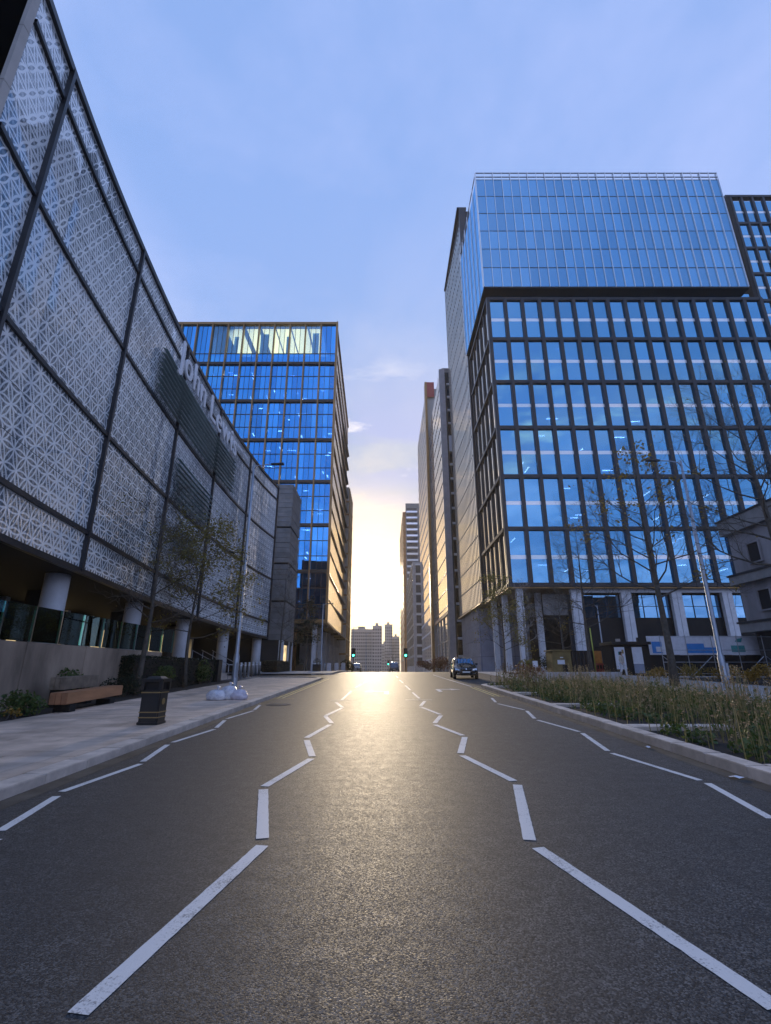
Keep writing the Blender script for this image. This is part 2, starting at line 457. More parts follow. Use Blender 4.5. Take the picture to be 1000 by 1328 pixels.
M['leaf_gold'] = leaf_mat('leaf_gold', (.36, .21, .030), (.24, .16, .035))
M['leaf_russet'] = leaf_mat('leaf_russet', (.13, .050, .026), (.17, .09, .045))
M['straw'] = leaf_mat('dry_straw', (.34, .25, .15), (.46, .36, .22))
M['straw_green'] = leaf_mat('green_stalk', (.20, .19, .08), (.40, .33, .17))
M['timber'] = mat('bench_timber', (.36, .17, .085), .6, var=.45, scale=3, stretch=(1, .12, 1), bump=.3, bscale=60)
M['timber_pale'] = mat('bench_timber_weathered', (.24, .19, .14), .7, var=.4, scale=3, bump=.3)
M['bin_black'] = mat('bin_black', (.012, .012, .013), .42, var=.3, scale=4)
M['gold_band'] = mat('gold_band', (.36, .25, .10), .4, metal=.4, var=.2)
M['bag_white'] = mat('bag_plastic', (.74, .73, .74), .32, var=.45, scale=9, col2=(.40, .41, .50))
M['bag_lilac'] = mat('bag_plastic_lilac', (.66, .62, .68), .32, var=.5, scale=7, col2=(.40, .37, .46))
M['tyre'] = mat('tyre', (.012, .012, .012), .8)
M['car_black'] = mat('car_paint_black', (.012, .013, .016), .12, metal=.3, var=.1, spec=.8)
M['car_blue'] = mat('van_paint_blue', (.05, .09, .18), .2, metal=.2, var=.1)
M['car_grey'] = mat('car_paint_slate', (.05, .07, .09), .2, metal=.2, var=.1)
M['car_glass'] = glass_mat('car_glass', (.12, .14, .15), (.75, .85, 1.0), .18, .6)
M['chrome'] = mat('chrome', (.7, .72, .75), .15, metal=1, var=.05)
M['plate'] = mat('plate_white', (.72, .72, .70), .5, var=.1)
M['headlight'] = mat('headlight', (.62, .66, .72), .1, metal=.6, var=.2, scale=14)
M['white_panel'] = mat('white_panel', (.70, .71, .76), .5, var=.1)
M['blue_print'] = mat('blue_print', (.05, .25, .62), .5, var=.1)
M['teal_print'] = mat('teal_print', (.08, .33, .34), .5, var=.15)
M['red'] = mat('red_plastic', (.36, .045, .04), .5, var=.2)
M['orange'] = mat('orange_board', (.46, .17, .03), .6, var=.3)
M['olive_timber'] = mat('olive_timber', (.20, .145, .05), .7, var=.3, scale=2)
M['yellow_green'] = mat('yellow_green_post', (.48, .52, .08), .5, var=.1)
M['warm_panel'] = mat('warm_timber_panel', (.46, .20, .06), .55, var=.25, scale=.6)
M['green_lamp'] = lamp_mat('green_signal', (.05, 1.0, .55), 6.0)
M['dark_lens'] = mat('dark_lens', (.03, .01, .01), .3)
M['skin'] = mat('skin', (.50, .32, .24), .6, var=.1)
M['coat'] = mat('beige_coat', (.52, .46, .39), .8, var=.15, scale=8, coord='Object')
M['trousers'] = mat('white_trousers', (.68, .68, .70), .8, var=.1, coord='Object')
M['hair'] = mat('dark_hair', (.03, .022, .016), .7)
M['hazed_concrete'] = mat('hazed_concrete', (.46, .43, .39), .8, var=.15, scale=.08)  # paleness of distant haze partly put into this base colour

# =================================================================== THE SETTING
LK, RK = -4.42, 4.95          # carriageway edges
def strip(name, mt, x0, x1, ys, dz, kind='structure', parent=None, thick=0):
    b = MB(); vs = []
    for y in ys:
        a = x0(y) if callable(x0) else x0; c = x1(y) if callable(x1) else x1
        vs += [(a, y, gz(y)+dz), (c, y, gz(y)+dz)]
    b.add(vs, [(2*i, 2*i+1, 2*i+3, 2*i+2) for i in range(len(ys)-1)])
    return b.build(name, mt, parent, kind=kind)
YS = [y for y in list(np.arange(-40, 46, 4.0))+list(np.arange(46, 62, 1.0))+list(np.arange(62, 140, 6.0))+list(np.arange(140, 1390, 50.0))]
gs = strip('ground', M['soil_ground'], -900, 900, YS, -.06)
road = strip('road', M['asphalt'], -4.45, 9.0, [y for y in YS if -20 <= y <= 400], 0)
side_road = strip('side_road', M['asphalt'], -24, -4.45, [37.6, 40, 42, 44], -.001)

def mark(name, pts, w, mt=None, lift=.004, label=None):
    """painted stroke on the road along pts (metres)"""
    b = MB()
    for (x0, y0), (x1, y1) in zip(pts[:-1], pts[1:]):
        d = Vector((x1-x0, y1-y0, 0)); n = Vector((-d.y, d.x, 0)).normalized()*w/2
        k = max(1, int(d.length/.07)) if y0 < 14 else max(1, int(d.length/.6))
        jr = random.Random(int(abs(x0*977+y0*131)*100)); jit = [(1+jr.gauss(0, .025), 1+jr.gauss(0, .025)) for _ in range(k+1)]
        ext = [jr.gauss(0, .02), jr.gauss(0, .02)]
        for i in range(k):
            t0, t1 = i/k, (i+1)/k
            P = []
            for t, s in ((t0, -jit[i][0]), (t0, jit[i][1]), (t1, jit[i+1][1]), (t1, -jit[i+1][0])):
                X = x0+d.x*t+n.x*s; Y = y0+d.y*t+n.y*s
                P.append((X, Y, gz(Y)+lift))
            b.quad(*reversed(P))
    # thin body so that the paint has an edge
    o = b.build(name, mt or M['white_paint'], road, label=label)
    return o
ZL = [((-1.43, 2.86), (-1.08, 4.94)), ((-1.12, 5.11), (-1.52, 6.8)), ((-1.54, 6.94), (-1.2, 8.67)), ((-1.21, 8.86), (-1.55, 10.45)),
      ((-1.60, 10.73), (-1.34, 12.67)), ((-1.32, 12.94), (-1.65, 14.36)), ((-1.66, 14.46), (-1.38, 16.5)), ((-1.38, 16.7), (-1.76, 18.45))]
ZR = [((1.85, 2.90), (1.32, 4.89)), ((1.3, 5.07), (1.70, 7.02)), ((1.70, 7.22), (1.28, 8.92)), ((1.28, 9.12), (1.62, 10.83)),
      ((1.61, 11.03), (1.19, 12.67)), ((1.21, 12.94), (1.54, 14.54)), ((1.54, 14.8), (1.14, 16.9)), ((1.16, 17.2), (1.44, 18.96))]
ZLE = [((-3.72, 3.6), (-3.52, 5.1)), ((-3.66, 5.31), (-3.89, 6.49)), ((-3.96, 6.69), (-3.76, 8.27)), ((-3.81, 8.44), (-4.07, 9.94)), ((-4.08, 10.19), (-3.86, 11.91)),
       ((-3.90, 12.15), (-4.14, 13.53)), ((-4.18, 13.8), (-3.98, 15.72)), ((-4.02, 16.0), (-4.22, 17.5))]
ZRE = [((3.94, 5.67), (4.2, 7.1)), ((4.2, 7.25), (3.86, 9.12)), ((3.88, 9.33), (4.22, 11.34)), ((4.24, 11.56), (3.92, 13.53)),
       ((3.94, 13.85), (4.25, 15.71)), ((4.25, 16.0), (3.88, 17.96)), ((3.93, 18.5), (4.16, 20.3))]
for seg in ZL+ZR: mark('zigzag_line', seg, .115)
for seg in ZLE+ZRE: mark('zigzag_line', seg, .095)
for pts in ([(-1.97, 24.9), (-1.19, 24.9)], [(-2.05, 19.3), (-1.2, 19.3)], [(.75, 19.5), (1.75, 19.5)]): mark('stop_tick', pts, .10)
for pts in ([(-1.64, 19.4), (-1.60, 24.3)], [(-1.57, 26.6), (-1.40, 30.2)], [(-1.35, 31), (-.5, 42)], [(1.31, 20.1), (1.22, 23.3)], [(1.19, 24.9), (1.10, 28.6)],
            [(1.06, 31), (.95, 35)], [(.92, 38), (.85, 42)]): mark('centre_line', pts, .10)
for x in (-4.22, -4.03): mark('yellow_line', [(x, 20.2), (x, 28), (x, 36.6)], .07, M['yellow_paint'])
for x in (4.66, 4.46): mark('yellow_line', [(x, 21.2), (x, 27)], .07, M['yellow_paint'])
mark('yellow_line', [(4.3, 21.05), (4.85, 21.05)], .07, M['yellow_paint'])
mark('yellow_line', [(-4.3, 19.9), (-3.5, 19.9)], .07, M['yellow_paint'])
mark('bay_line', [(4.6, 27.6), (4.3, 36), (4.1, 44)], .10)
def arrow(x, y, turn, s=1.0):
    b = MB()
    def P(a, c): return (x+a*s, y+c*s, gz(y+c*s)+.004)
    b.quad(P(-.11, -1.5), P(.11, -1.5), P(.11, .55), P(-.11, .55))
    t = turn
    b.quad(P(.0, .56), P(.11*t if t > 0 else -.11, .3), P(.72*t, .62), P(.72*t, .9)) if False else None
    if t < 0:
        b.quad(P(-.75, .20), P(-.112, .20), P(-.112, .55), P(-.75, .55))
        b.add([P(-.752, -.15), P(-.752, .9), P(-1.35, .37)], [(0, 1, 2)])
    else:
        b.quad(P(.112, .20), P(.75, .20), P(.75, .55), P(.112, .55))
        b.add([P(.752, -.15), P(1.35, .37), P(.752, .9)], [(0, 1, 2)])
    return b.build('lane_arrow', M['white_paint'], road)
arrow(.05, 23.6, -1, .85); arrow(2.55, 25.0, 1, .85)
M['seam'] = mat('bitumen_seam', (.012, .012, .013), .5, var=.4, scale=5)
M['gutter'] = mat('gutter_grit', (.05, .046, .04), .85, var=.7, scale=2.5, bump=.3, bscale=70)
mark('repair_seam', [(-1.5, 15.7), (1.0, 15.95), (3.6, 15.8)], .035, M['seam'], .003)
mark('gutter_channel', [(-4.27, 1.0), (-4.27, 35)], .26, M['gutter'], .0025)
mark('gutter_channel', [(4.80, 1.5), (4.80, 27)], .26, M['gutter'], .0025)
# round manhole cover with its frame, sunk in the nearside lane
mh = empty('manhole_cover', (-3.62, 17.6, gz(17.6)), label='round iron manhole cover set in the road near the left kerb', cat='manhole cover')
b = MB(); n = 24
b.add([(-3.62+r*cos(2*pi*i/n), 17.6+r*sin(2*pi*i/n), gz(17.6+r*sin(2*pi*i/n))+.005) for r in (.32, .41) for i in range(n)], [(i, (i+1) % n, n+(i+1) % n, n+i) for i in range(n)])
b.build('frame', M['dark_steel'], mh)
b = MB(); b.add([(-3.62+.30*cos(2*pi*i/n), 17.6+.30*sin(2*pi*i/n), gz(17.6+.30*sin(2*pi*i/n))+.006) for i in range(n)], [tuple(range(n))])
b.build('lid', M['bin_black'], mh)

# ---- left footway: bed, kerb stones, slabs
def foot_left_edge(y): return -9.4 if y > 6 else -9.4
foot = strip('footway', M['joint'], -13.0, LK-.31, list(np.arange(-6, 37, 1.0)), .095)
foot2 = strip('footway', M['path'], -30, -5.2, [44, 46, 48, 50, 52, 54, 56, 58, 62, 70, 80, 120], .10)
kerb_l = empty('kerb', (LK, 0, 0), kind='structure')
def kerb_piece(parent, xa, ya, xb, yb, w, top=.125, side=1):
    d = Vector((xb-xa, yb-ya, 0)); L_ = d.length; d.normalize()
    n = Vector((-d.y, d.x, 0))*side
    o = bpy.data.objects.new('kerb_stone', KERB); COL.objects.link(o)
    c = Vector(((xa+xb)/2, (ya+yb)/2, 0))+n*w/2
    o.location = Vector((c.x, c.y, gz((ya+yb)/2)+top-.15+random.uniform(-.002, .002)))-wloc(parent)
    o.scale = (w, L_-.008, .30); o.rotation_euler = Euler((SLOPE if abs(d.y) > .7 else 0, 0, atan2(d.y, d.x)-pi/2))
    o.parent = parent; return o
def bevel_box(name, mt, bw=.04):
    b = MB().box(-.5, .5, -.5, .5, -.5, .5)
    me = bpy.data.meshes.new(name); me.from_pydata(b.v, [], b.f)
    bm = bmesh.new(); bm.from_mesh(me)
    bmesh.ops.bevel(bm, geom=[e for e in bm.edges if all(v.co.z > 0 for v in e.verts)], offset=bw, segments=2, affect='EDGES')
    bm.to_mesh(me); bm.free(); me.materials.append(mt); return me
KERB = bevel_box('kerb_stone_mesh', M['kerb'], .035)
y = -3.0
while y < 35.2: kerb_piece(kerb_l, LK, y, LK, y+.915, .31); y += .915
arc = [(LK-1.6+1.6*cos(a), y+1.6*sin(a)) for a in np.linspace(0, pi/2, 5)]
for p, q in zip(arc[:-1], arc[1:]): kerb_piece(kerb_l, p[0], p[1], q[0], q[1], .31)
x = arc[-1][0]
while x > -12: kerb_piece(kerb_l, x, arc[-1][1], x-.915, arc[-1][1], .31); x -= .915
b = MB(); b.add([(-4.75, 34.9, gz(35)+.096)]+[(LK-1.6+1.3*cos(a), y+1.3*sin(a), gz(y)+.096) for a in np.linspace(0, pi/2, 8)]+[(-13, y+1.3, gz(y)+.1), (-13, 34.9, gz(35)+.096)], [tuple(range(11))])
b.build('footway_corner', M['path'], None, kind='structure')
x = -5.0; yy = 44.0
arc = [(-6.4-0+1.6*cos(a), yy+1.6+1.6*sin(a)) for a in np.linspace(0, -pi/2, 5)]
kerb_l2 = empty('kerb', (-5, 46, 0), kind='structure')
for p, q in zip(arc[:-1], arc[1:]): kerb_piece(kerb_l2, q[0], q[1], p[0], p[1], .31)
y = yy+1.6
while y < 70: kerb_piece(kerb_l2, -4.8, y, -4.8, y+1.8, .31); y += 1.8
SLAB = bevel_box('slab_mesh', M['slab'], .012)
rows = []; y = 3.6; nsl = 0
rest = MB()
while y < 35.0:
    dpt = .46
    x = LK-.32; offs = random.uniform(.25, .9)
    first = True
    while x > -8.93:
        w = offs if first else random.choice((.62, .78, .92)); first = False
        x1 = max(x-w, -8.95)
        if x-x1 < .1: break
        if nsl < 300 and y < 27:
            o = bpy.data.objects.new('paving_slab', SLAB); COL.objects.link(o); nsl += 1
            o.location = ((x+x1)/2, y+dpt/2, gz(y+dpt/2)+.09+random.uniform(-.0015, .0015))
            o.scale = (x-x1-.007, dpt-.007, .06); o.rotation_euler = (SLOPE, 0, 0)
            o.parent = foot
        else:
            g = gz(y+dpt/2)
            rest.add([(x1+.004, y+.004, gz(y)+.12), (x-.004, y+.004, gz(y)+.12), (x-.004, y+dpt-.004, gz(y+dpt)+.12), (x1+.004, y+dpt-.004, gz(y+dpt)+.12)], [(0, 1, 2, 3)])
        x = x1
    y += dpt
rest.build('paving_slab', M['slab'], foot, kind='stuff')
# planting strip at the foot of the retaining wall
bed_l = strip('planting_strip', M['soil'], -10.75, lambda y: -8.96, list(np.arange(2, 33, 1.0)), .105)

# ---- right side: kerb, bed, path
kerb_r = empty('kerb', (RK, 0, 0), kind='structure')
y = 1.0
while y < 26.0: kerb_piece(kerb_r, RK, y, RK, y+.915, .30, .15, -1); y += .915
arc = [(RK+1.4-1.4*cos(a), y+1.4*sin(a)) for a in np.linspace(0, pi/2, 5)]
for p, q in zip(arc[:-1], arc[1:]): kerb_piece(kerb_r, p[0], p[1], q[0], q[1], .30, .15, -1)
bed_r = strip('planting_bed', M['soil'], RK+.29, 11.6, list(np.arange(0, 27.9, 1.0)), .07)
path_r = strip('path', M['path'], 11.6, 19.4, [-6, 0, 10, 20, 27, 34, 40, 45, 50, 56], .11)
plaza = strip('paved_plaza', M['path'], 9.0, 70, [27.9, 34, 40, 46, 50, 54, 58, 62, 80, 100, 140], .02)
soil_r = strip('shrub_bed', M['soil'], 19.4, 28.9, [2, 10, 20, 30, 36], .12)
edg = empty('bed_edging', (5.3, 16, gz(16)), kind='structure')
for (ya, x1) in ((7.1, 7.3), (11.2, 7.4), (16.1, 7.3), (21.0, 7.2), (25.4, 7.0)):
    piece('edging_slab', M['kerb'], edg, RK+.31, x1, ya, ya+.42, gz(ya)+.02, gz(ya)+.155, (SLOPE, 0, random.uniform(-.02, .02)))
for (ya, yb) in ((2, 8), (8.02, 14), (14.02, 20), (20.02, 27)):
    b = MB(); b.bar((11.65, ya, gz(ya)+.13), (11.65, yb, gz(yb)+.13), .16, .22); b.build('edging_slab', M['kerb'], edg)

# =================================================================== LEFT: store with the lace-print glass
store = empty('department_store', (-11, 20, 0), label='long curved store clad in white lace-patterned glass panels, on the left of the road', cat='store')
FX = np.array([-9.55, -9.73, -10.03, -10.78, -11.2, -11.64, -11.99, -11.88, -10.95])
FY = np.array([7.6, 8.69, 10.45, 13.94, 17.46, 22.4, 30.9, 39.1, 47.0])
_co = np.polyfit(FY, FX, 4)
def fx(y): return float(np.polyval(_co, y))
_ys = np.linspace(7.6, 47.0, 400); _xs = np.polyval(_co, _ys)
_arc = np.concatenate([[0], np.cumsum(np.hypot(np.diff(_xs), np.diff(_ys)))])
def arc_at(y): return float(np.interp(y, _ys, _arc))
def sdrop(y): return -.022*(y-17.5) if y > 17.5 else 0       # the storey lines fall slightly along the wall
MULY = [8.55, 10.45, 17.46, 24.4, 31.3, 39.0, 46.5]
BANDS = [5.02, 6.46, 10.52, 14.58, 18.62, 19.95]
def nrm(y):
    d = Vector((fx(y+.1)-fx(y-.1), .2, 0)).normalized(); return Vector((d.y, -d.x, 0))   # points to the street
for ia in range(len(MULY)-1):
    ya, yb = MULY[ia], MULY[ia+1]
    nc = 1 if ia == 0 else 4
    for j in range(nc):
        y0 = ya+(yb-ya)*j/nc; y1 = ya+(yb-ya)*(j+1)/nc
        for k in range(5):
            z0, z1 = BANDS[k], BANDS[k+1]
            nr = 1 if z1-z0 < 2 else 3
            for r in range(nr):
                a0 = z0+(z1-z0)*r/nr; a1 = z0+(z1-z0)*(r+1)/nr
                g = .012
                n0, n1 = nrm(y0), nrm(y1)
                yy0, yy1 = y0+g, y1-g
                t = random.uniform(-.004, .004)
                P = []
                for (yy, nn) in ((yy0, n0), (yy1, n1)):
                    for dz_, zz in ((0, a0+g), (1, a1-g)):
                        P.append(Vector((fx(yy), yy, zz+sdrop(yy)))+nn*(.0+t*(dz_-.5)))
                vs = [P[0], P[2], P[3], P[1]]
                bk = [p-n0*.04 for p in vs]
                b = MB().add(vs+bk, [(0, 1, 2, 3), (7, 6, 5, 4), (0, 4, 5, 1), (1, 5, 6, 2), (2, 6, 7, 3), (3, 7, 4, 0)])
                s0, s1 = arc_at(yy0), arc_at(yy1)
                uv = [(s0, a0+g), (s1, a0+g), (s1, a1-g), (s0, a1-g)]*2
                b.build('glass_panel', M['lace'], store, uv=uv)
# backing behind the joints
b = MB(); yy = np.linspace(8.55, 46.5, 40)
for y0, y1 in zip(yy[:-1], yy[1:]):
    n0, n1 = nrm(y0)*.06, nrm(y1)*.06
    b.quad((fx(y0)-n0.x, y0-n0.y, BANDS[0]+sdrop(y0)), (fx(y1)-n1.x, y1-n1.y, BANDS[0]+sdrop(y1)), (fx(y1)-n1.x, y1-n1.y, 19.9+sdrop(y1)), (fx(y0)-n0.x, y0-n0.y, 19.9+sdrop(y0)))
b.build('backing_wall', M['black'], store)
for y in MULY[1:]:
    n_ = nrm(y); c = Vector((fx(y), y, 0))+n_*.05; t = Vector((-n_.y, n_.x, 0))
    b = MB(); b.bar((c.x, c.y, BANDS[0]+sdrop(y)), (c.x, c.y, 19.95+sdrop(y)), .14, .20, (n_.x, n_.y, 0)); b.build('mullion', M['frame_dark'], store)
for zi, z in enumerate(BANDS):
    b = MB(); h = (.20, .15, .15, .15, .15, .24)[zi]
    off = .10 if zi < 5 else .12
    ys_ = np.linspace(8.5, 46.6, 33)
    for y0, y1 in zip(ys_[:-1], ys_[1:]):
        n0, n1 = nrm(y0), nrm(y1)
        A0 = Vector((fx(y0), y0, z+sdrop(y0))); A1 = Vector((fx(y1), y1, z+sdrop(y1)))
        o0, o1 = A0+n0*off, A1+n1*off; i0, i1 = A0-n0*.05, A1-n1*.05; u = Vector((0, 0, h/2))
        b.quad(o0-u, o1-u, o1+u, o0+u); b.quad(o0+u, o1+u, i1+u, i0+u); b.quad(i0-u, i1-u, o1-u, o0-u)
    b.build('transom', M['frame_dark'], store)
# beige end fin and the recessed bay beyond it
for k in range(7):
    z0 = 5+k*2.14
    piece('end_fin', M['beige'], store, -9.70, -9.58, 8.2, 8.42, z0+.01, z0+2.13)
b = MB().box(-12.72, -12.6, 2, 15, 4, 22.2); b.build('recessed_glazing', M['glass_blue'], store)
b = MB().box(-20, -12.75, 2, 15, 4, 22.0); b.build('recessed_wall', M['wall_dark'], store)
b = MB().box(-12.72, -12.45, 2, 15, 22.2, 22.6); b.build('roof_edge', M['black'], store)
for y in (7.2, 9.0, 10.8): b = MB().box(-12.60, -12.48, y, y+.2, 14, 22.2); b.build('mullion', M['black'], store)
# roof, soffit, back wall
b = MB(); yy = np.linspace(8.5, 46.6, 20); vs = []
for y in yy: vs += [(fx(y)-.08, y, 19.75+sdrop(y)), (-30, y, 19.75+sdrop(y))]
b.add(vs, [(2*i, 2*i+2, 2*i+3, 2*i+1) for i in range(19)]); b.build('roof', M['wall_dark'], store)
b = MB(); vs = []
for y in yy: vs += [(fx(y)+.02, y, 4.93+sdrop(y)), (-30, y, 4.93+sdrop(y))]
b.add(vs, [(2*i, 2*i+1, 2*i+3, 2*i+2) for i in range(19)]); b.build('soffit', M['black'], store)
b = MB().box(-30, -11.0, 46.62, 46.9, 4.2, 19.2); b.build('end_wall', M['wall_dark'], store)
b = MB().box(-30, -12.4, 46.62, 46.9, .6, 4.19); b.build('end_wall', M['wall_dark'], store)  # lower end closed by an added wall to keep sun out of the undercroft
b = MB().box(-18.3, -18.0, -2, 50, 1.0, 5.2); b.build('shopfront_wall', M['wall_dark'], store)
b = MB().box(-18.3, -9.8, -2.3, -2.0, 1.0, 23); b.build('side_wall', M['wall_dark'], store)
for i, y in enumerate(np.arange(14.5, 46, 2.3)):
    if i in (3, 6, 9, 12): continue
    piece('shop_window', M['shop_glow'], store, -17.99, -17.95, y, y+1.15, 2.35, 4.2+random.uniform(-.4, .25))
for y in np.arange(13.4, 46, 2.3): piece('shopfront_pier', M['column'], store, -17.98, -17.6, y, y+.28, 2.2, 5.0)
for (y, dx) in ((10.6, .9), (17.7, .85), (24.6, .85), (31.5, .85), (39.0, .8), (46.0, .7)):
    b = MB(); r = .41
    b.lathe((fx(y)-dx, y, 0), [(r, max(0, gz(y)-.1)), (r, 3.2), (r, 4.93+sdrop(y))], 20); b.build('column', M['column'], store, smooth=True)
for y in (14.2, 21.2, 28, 35.2):
    b = MB(); b.lathe((-15.2, y, 0), [(.38, .5), (.38, 4.9+sdrop(y))], 16); b.build('column', M['wall_dark'], store, smooth=True)
# louvre banks: glass blades standing off the wall
def louvres(y0, y1, z0, z1, nb, out=.55):
    seg = 7
    for k in range(nb):
        z = z0+(z1-z0)*k/(nb-1)
        b = MB(); ys_ = np.linspace(y0+.25*random.random(), y1-.3*random.random(), seg)
        for ya, yb in zip(ys_[:-1], ys_[1:]):
            yb2 = yb-.03
            n0, n1 = nrm(ya), nrm(yb2)
            A = Vector((fx(ya), ya, z+sdrop(ya)))+n0*.12; B = Vector((fx(yb2), yb2, z+sdrop(yb2)))+n1*.12
            C_ = B+n1*out+Vector((0, 0, -.10)); D = A+n0*out+Vector((0, 0, -.10))
            u = Vector((0, 0, .03))
            b.add([A, B, C_, D, A+u, B+u, C_+u, D+u], [(0, 3, 2, 1), (4, 5, 6, 7), (0, 1, 5, 4), (1, 2, 6, 5), (2, 3, 7, 6), (3, 0, 4, 7)])
        b.build('louvre_blade', M['louvre'], store)
    for y in np.linspace(y0+.4, y1-.4, 6):
        n_ = nrm(y); c = Vector((fx(y), y, 0))+n_*.14
        b = MB(); b.bar((c.x, c.y, z0-.1+sdrop(y)), (c.x, c.y, z1+.1+sdrop(y)), .025, .03); b.build('louvre_bracket', M['steel'], store)
louvres(20.9, 35.2, 14.95, 17.4, 9, .24)
louvres(24.8, 31.1, 10.9, 13.0, 8, .24)
louvres(26.0, 30.6, 8.3, 9.4, 4, .2)
# fascia letters, one part each, standing off the glass
def letter(ch, y, z, size, mt, depth=.07, off=.32):
    cu = bpy.data.curves.new('letter', 'FONT'); cu.body = ch; cu.size = size; cu.extrude = depth/2; cu.bevel_depth = .02*size*.5
    tmp = bpy.data.objects.new('tmp', cu); COL.objects.link(tmp)
    bpy.context.view_layer.update()
    dg = bpy.context.evaluated_depsgraph_get()
    me = bpy.data.meshes.new_from_object(tmp.evaluated_get(dg))
    w = max((v.co.x for v in me.vertices), default=0)
    bpy.data.objects.remove(tmp); me.materials.clear(); me.materials.append(mt)
    n_ = nrm(y+w/2); t = Vector((-n_.y, n_.x, 0))
    o = bpy.data.objects.new('sign_letter', me); COL.objects.link(o); o.parent = store
    R = Matrix((t, Vector((0, 0, 1)), n_)).transposed()
    o.rotation_euler = R.to_euler()
    o.location = Vector((fx(y), y, z+sdrop(y)))+n_*off-wloc(store)
    return w
M['sign_white'] = mat('sign_white', (.74, .76, .80), .4, var=.08)
y = 22.9
for ch in 'John Lewis':
    if ch == ' ': y += .75; continue
    w = letter(ch, y, 17.72, 2.45, M['sign_white']); y += w+.20
y += .1
y2 = y
for ch in '& PARTNERS':
    if ch == ' ': y += .12; continue
    w = letter(ch, y, 18.75, .42, M['sign_white'], .06, .3); y += w+.04

# ---- grey slatted block past the store
blk = empty('slatted_block', (-12, 56, gz(56)), label='grey stone block with thin horizontal courses beside the end of the lace-clad store', cat='building')
z = 4.6
BX0, BX1, BY0, BY1 = -17.0, -11.0, 54.0, 59.5
k = 0
while z < 22.2:
    h = .58
    if k in (7, 15, 23): 
        piece('shadow_gap', M['black'], blk, BX0+.1, BX1-.1, BY0+.1, BY1-.1, z, z+.2); z += .2; k += 1; continue
    dx = random.uniform(0, .04)
    piece('stone_course', M['slatstone'], blk, BX0, BX1+dx, BY0-dx, BY1, z+.015, z+h-.015)
    z += h; k += 1
piece('core_wall', M['wall_dark'], blk, BX0+.2, BX1-.12, BY0+.12, BY1-.12, 1.2, 22.1)
piece('entrance_window', M['shop_glow'], blk, -11.8, -11.05, 54.6, 56.2, 1.9, 4.1)
for y in (54.0, 57.0, 59.2): piece('pier', M['column'], blk, -11.5, -11.0, y, y+.35, 1.2, 4.58)
piece('fascia', M['wall_dark'], blk, -17, -11.02, 54.02, 59.48, 4.2, 4.62)

# ---- retaining wall and glass balustrade
wall = empty('retaining_wall', (-10.6, 14, gz(14)), label='stained concrete retaining wall under the glass balustrade, left footway', cat='wall')
ys_ = [3.0, 6.0, 9.0, 12.0, 15.0, 18.0, 21.0, 24.2]
for a, c in zip(ys_[:-1], ys_[1:]):
    b = MB().box(-11.1, -10.72, a+.008, c-.008, -.2, 2.38); b.build('wall_panel', M['concrete'], wall, bevel=.015)
b = MB().box(-18.2, -11.1, -2, 34, -.2, 2.2); b.build('terrace', M['path'], None, kind='structure')
bal = empty('glass_balustrade', (-10.9, 14, 2.23), label='green-tinted glass balustrade with steel handrail on top of the retaining wall', cat='balustrade')
y = 5.0
while y < 25.5:
    piece('glass_pane', M['glass_clear'], bal, -10.93, -10.915, y+.03, y+1.27, 2.41, 3.48, (0, random.uniform(-.01, .01), 0))
    piece('post', M['steel'], bal, -11.0, -10.95, y-.02, y+.03, 2.38, 3.37)
    b = MB(); b.tube([(-10.985, y, 3.35), (-10.985, y+1.3, 3.35)], .02, 8); b.build('handrail', M['steel'], bal, smooth=True)
    y += 1.3
# steps and handrails beyond the wall
steps = empty('terrace_steps', (-11, 33.5, gz(33)), label='stone steps up to the store terrace between the hedge and the bollards', cat='steps')
for i in range(6):
    piece('step', M['kerb'], steps, -12.9+.0, -10.4-.33*i, 31.4, 35.6, gz(33)-.1, gz(33)+.15+.165*i)
for y in (31.6, 33.4, 35.4):
    hr = empty('handrail', (-11, y, gz(y)), label={31.6: 'steel handrail on the steps nearest the hedge', 33.4: 'steel handrail up the middle of the steps', 35.4: 'steel handrail on the steps nearest the bollards'}[y], cat='handrail')
    b = MB(); b.tube([(-9.9, y, gz(y)+1.0), (-10.3, y, gz(y)+1.02), (-12.2, y, gz(y)+1.95)], .024, 8); b.build('rail', M['steel'], hr, smooth=True)
    for xx, zz in ((-10.3, 1.0), (-12.1, 1.9)):
        b = MB(); b.tube([(xx, y, gz(y)), (xx, y, gz(y)+zz)], .02, 8); b.build('post', M['steel'], hr, smooth=True)

# bollards
def bollard(x, y, label, group):
    r = empty('bollard', (x, y, gz(y)+.1), label=label, cat='bollard', group=group)
    b = MB(); b.lathe((x, y, gz(y)+.1), [(.095, 0), (.095, .98), (.085, 1.02), (.03, 1.04)], 14); b.build('tube', M['steel'], r, smooth=True)
    b = MB(); b.lathe((x, y, gz(y)+.1), [(.10, .80), (.10, .86)], 14); b.build('band', M['white_panel'], r, smooth=True)
for i in range(6):
    y = 35.0+i*.95 if i < 3 else 35.0+i*.95
    bollard(-9.95+.02*i, y if y < 37 else y+.0, 'grey steel bollard %s beyond the steps' % ['nearest the lamp post, first in the row', 'second in the row from the lamp post', 'third in the row from the lamp post',
            'fourth in the row from the lamp post', 'fifth in the row from the lamp post', 'last in the row, farthest from the lamp post'][i], 'steel bollards in a row by the steps')

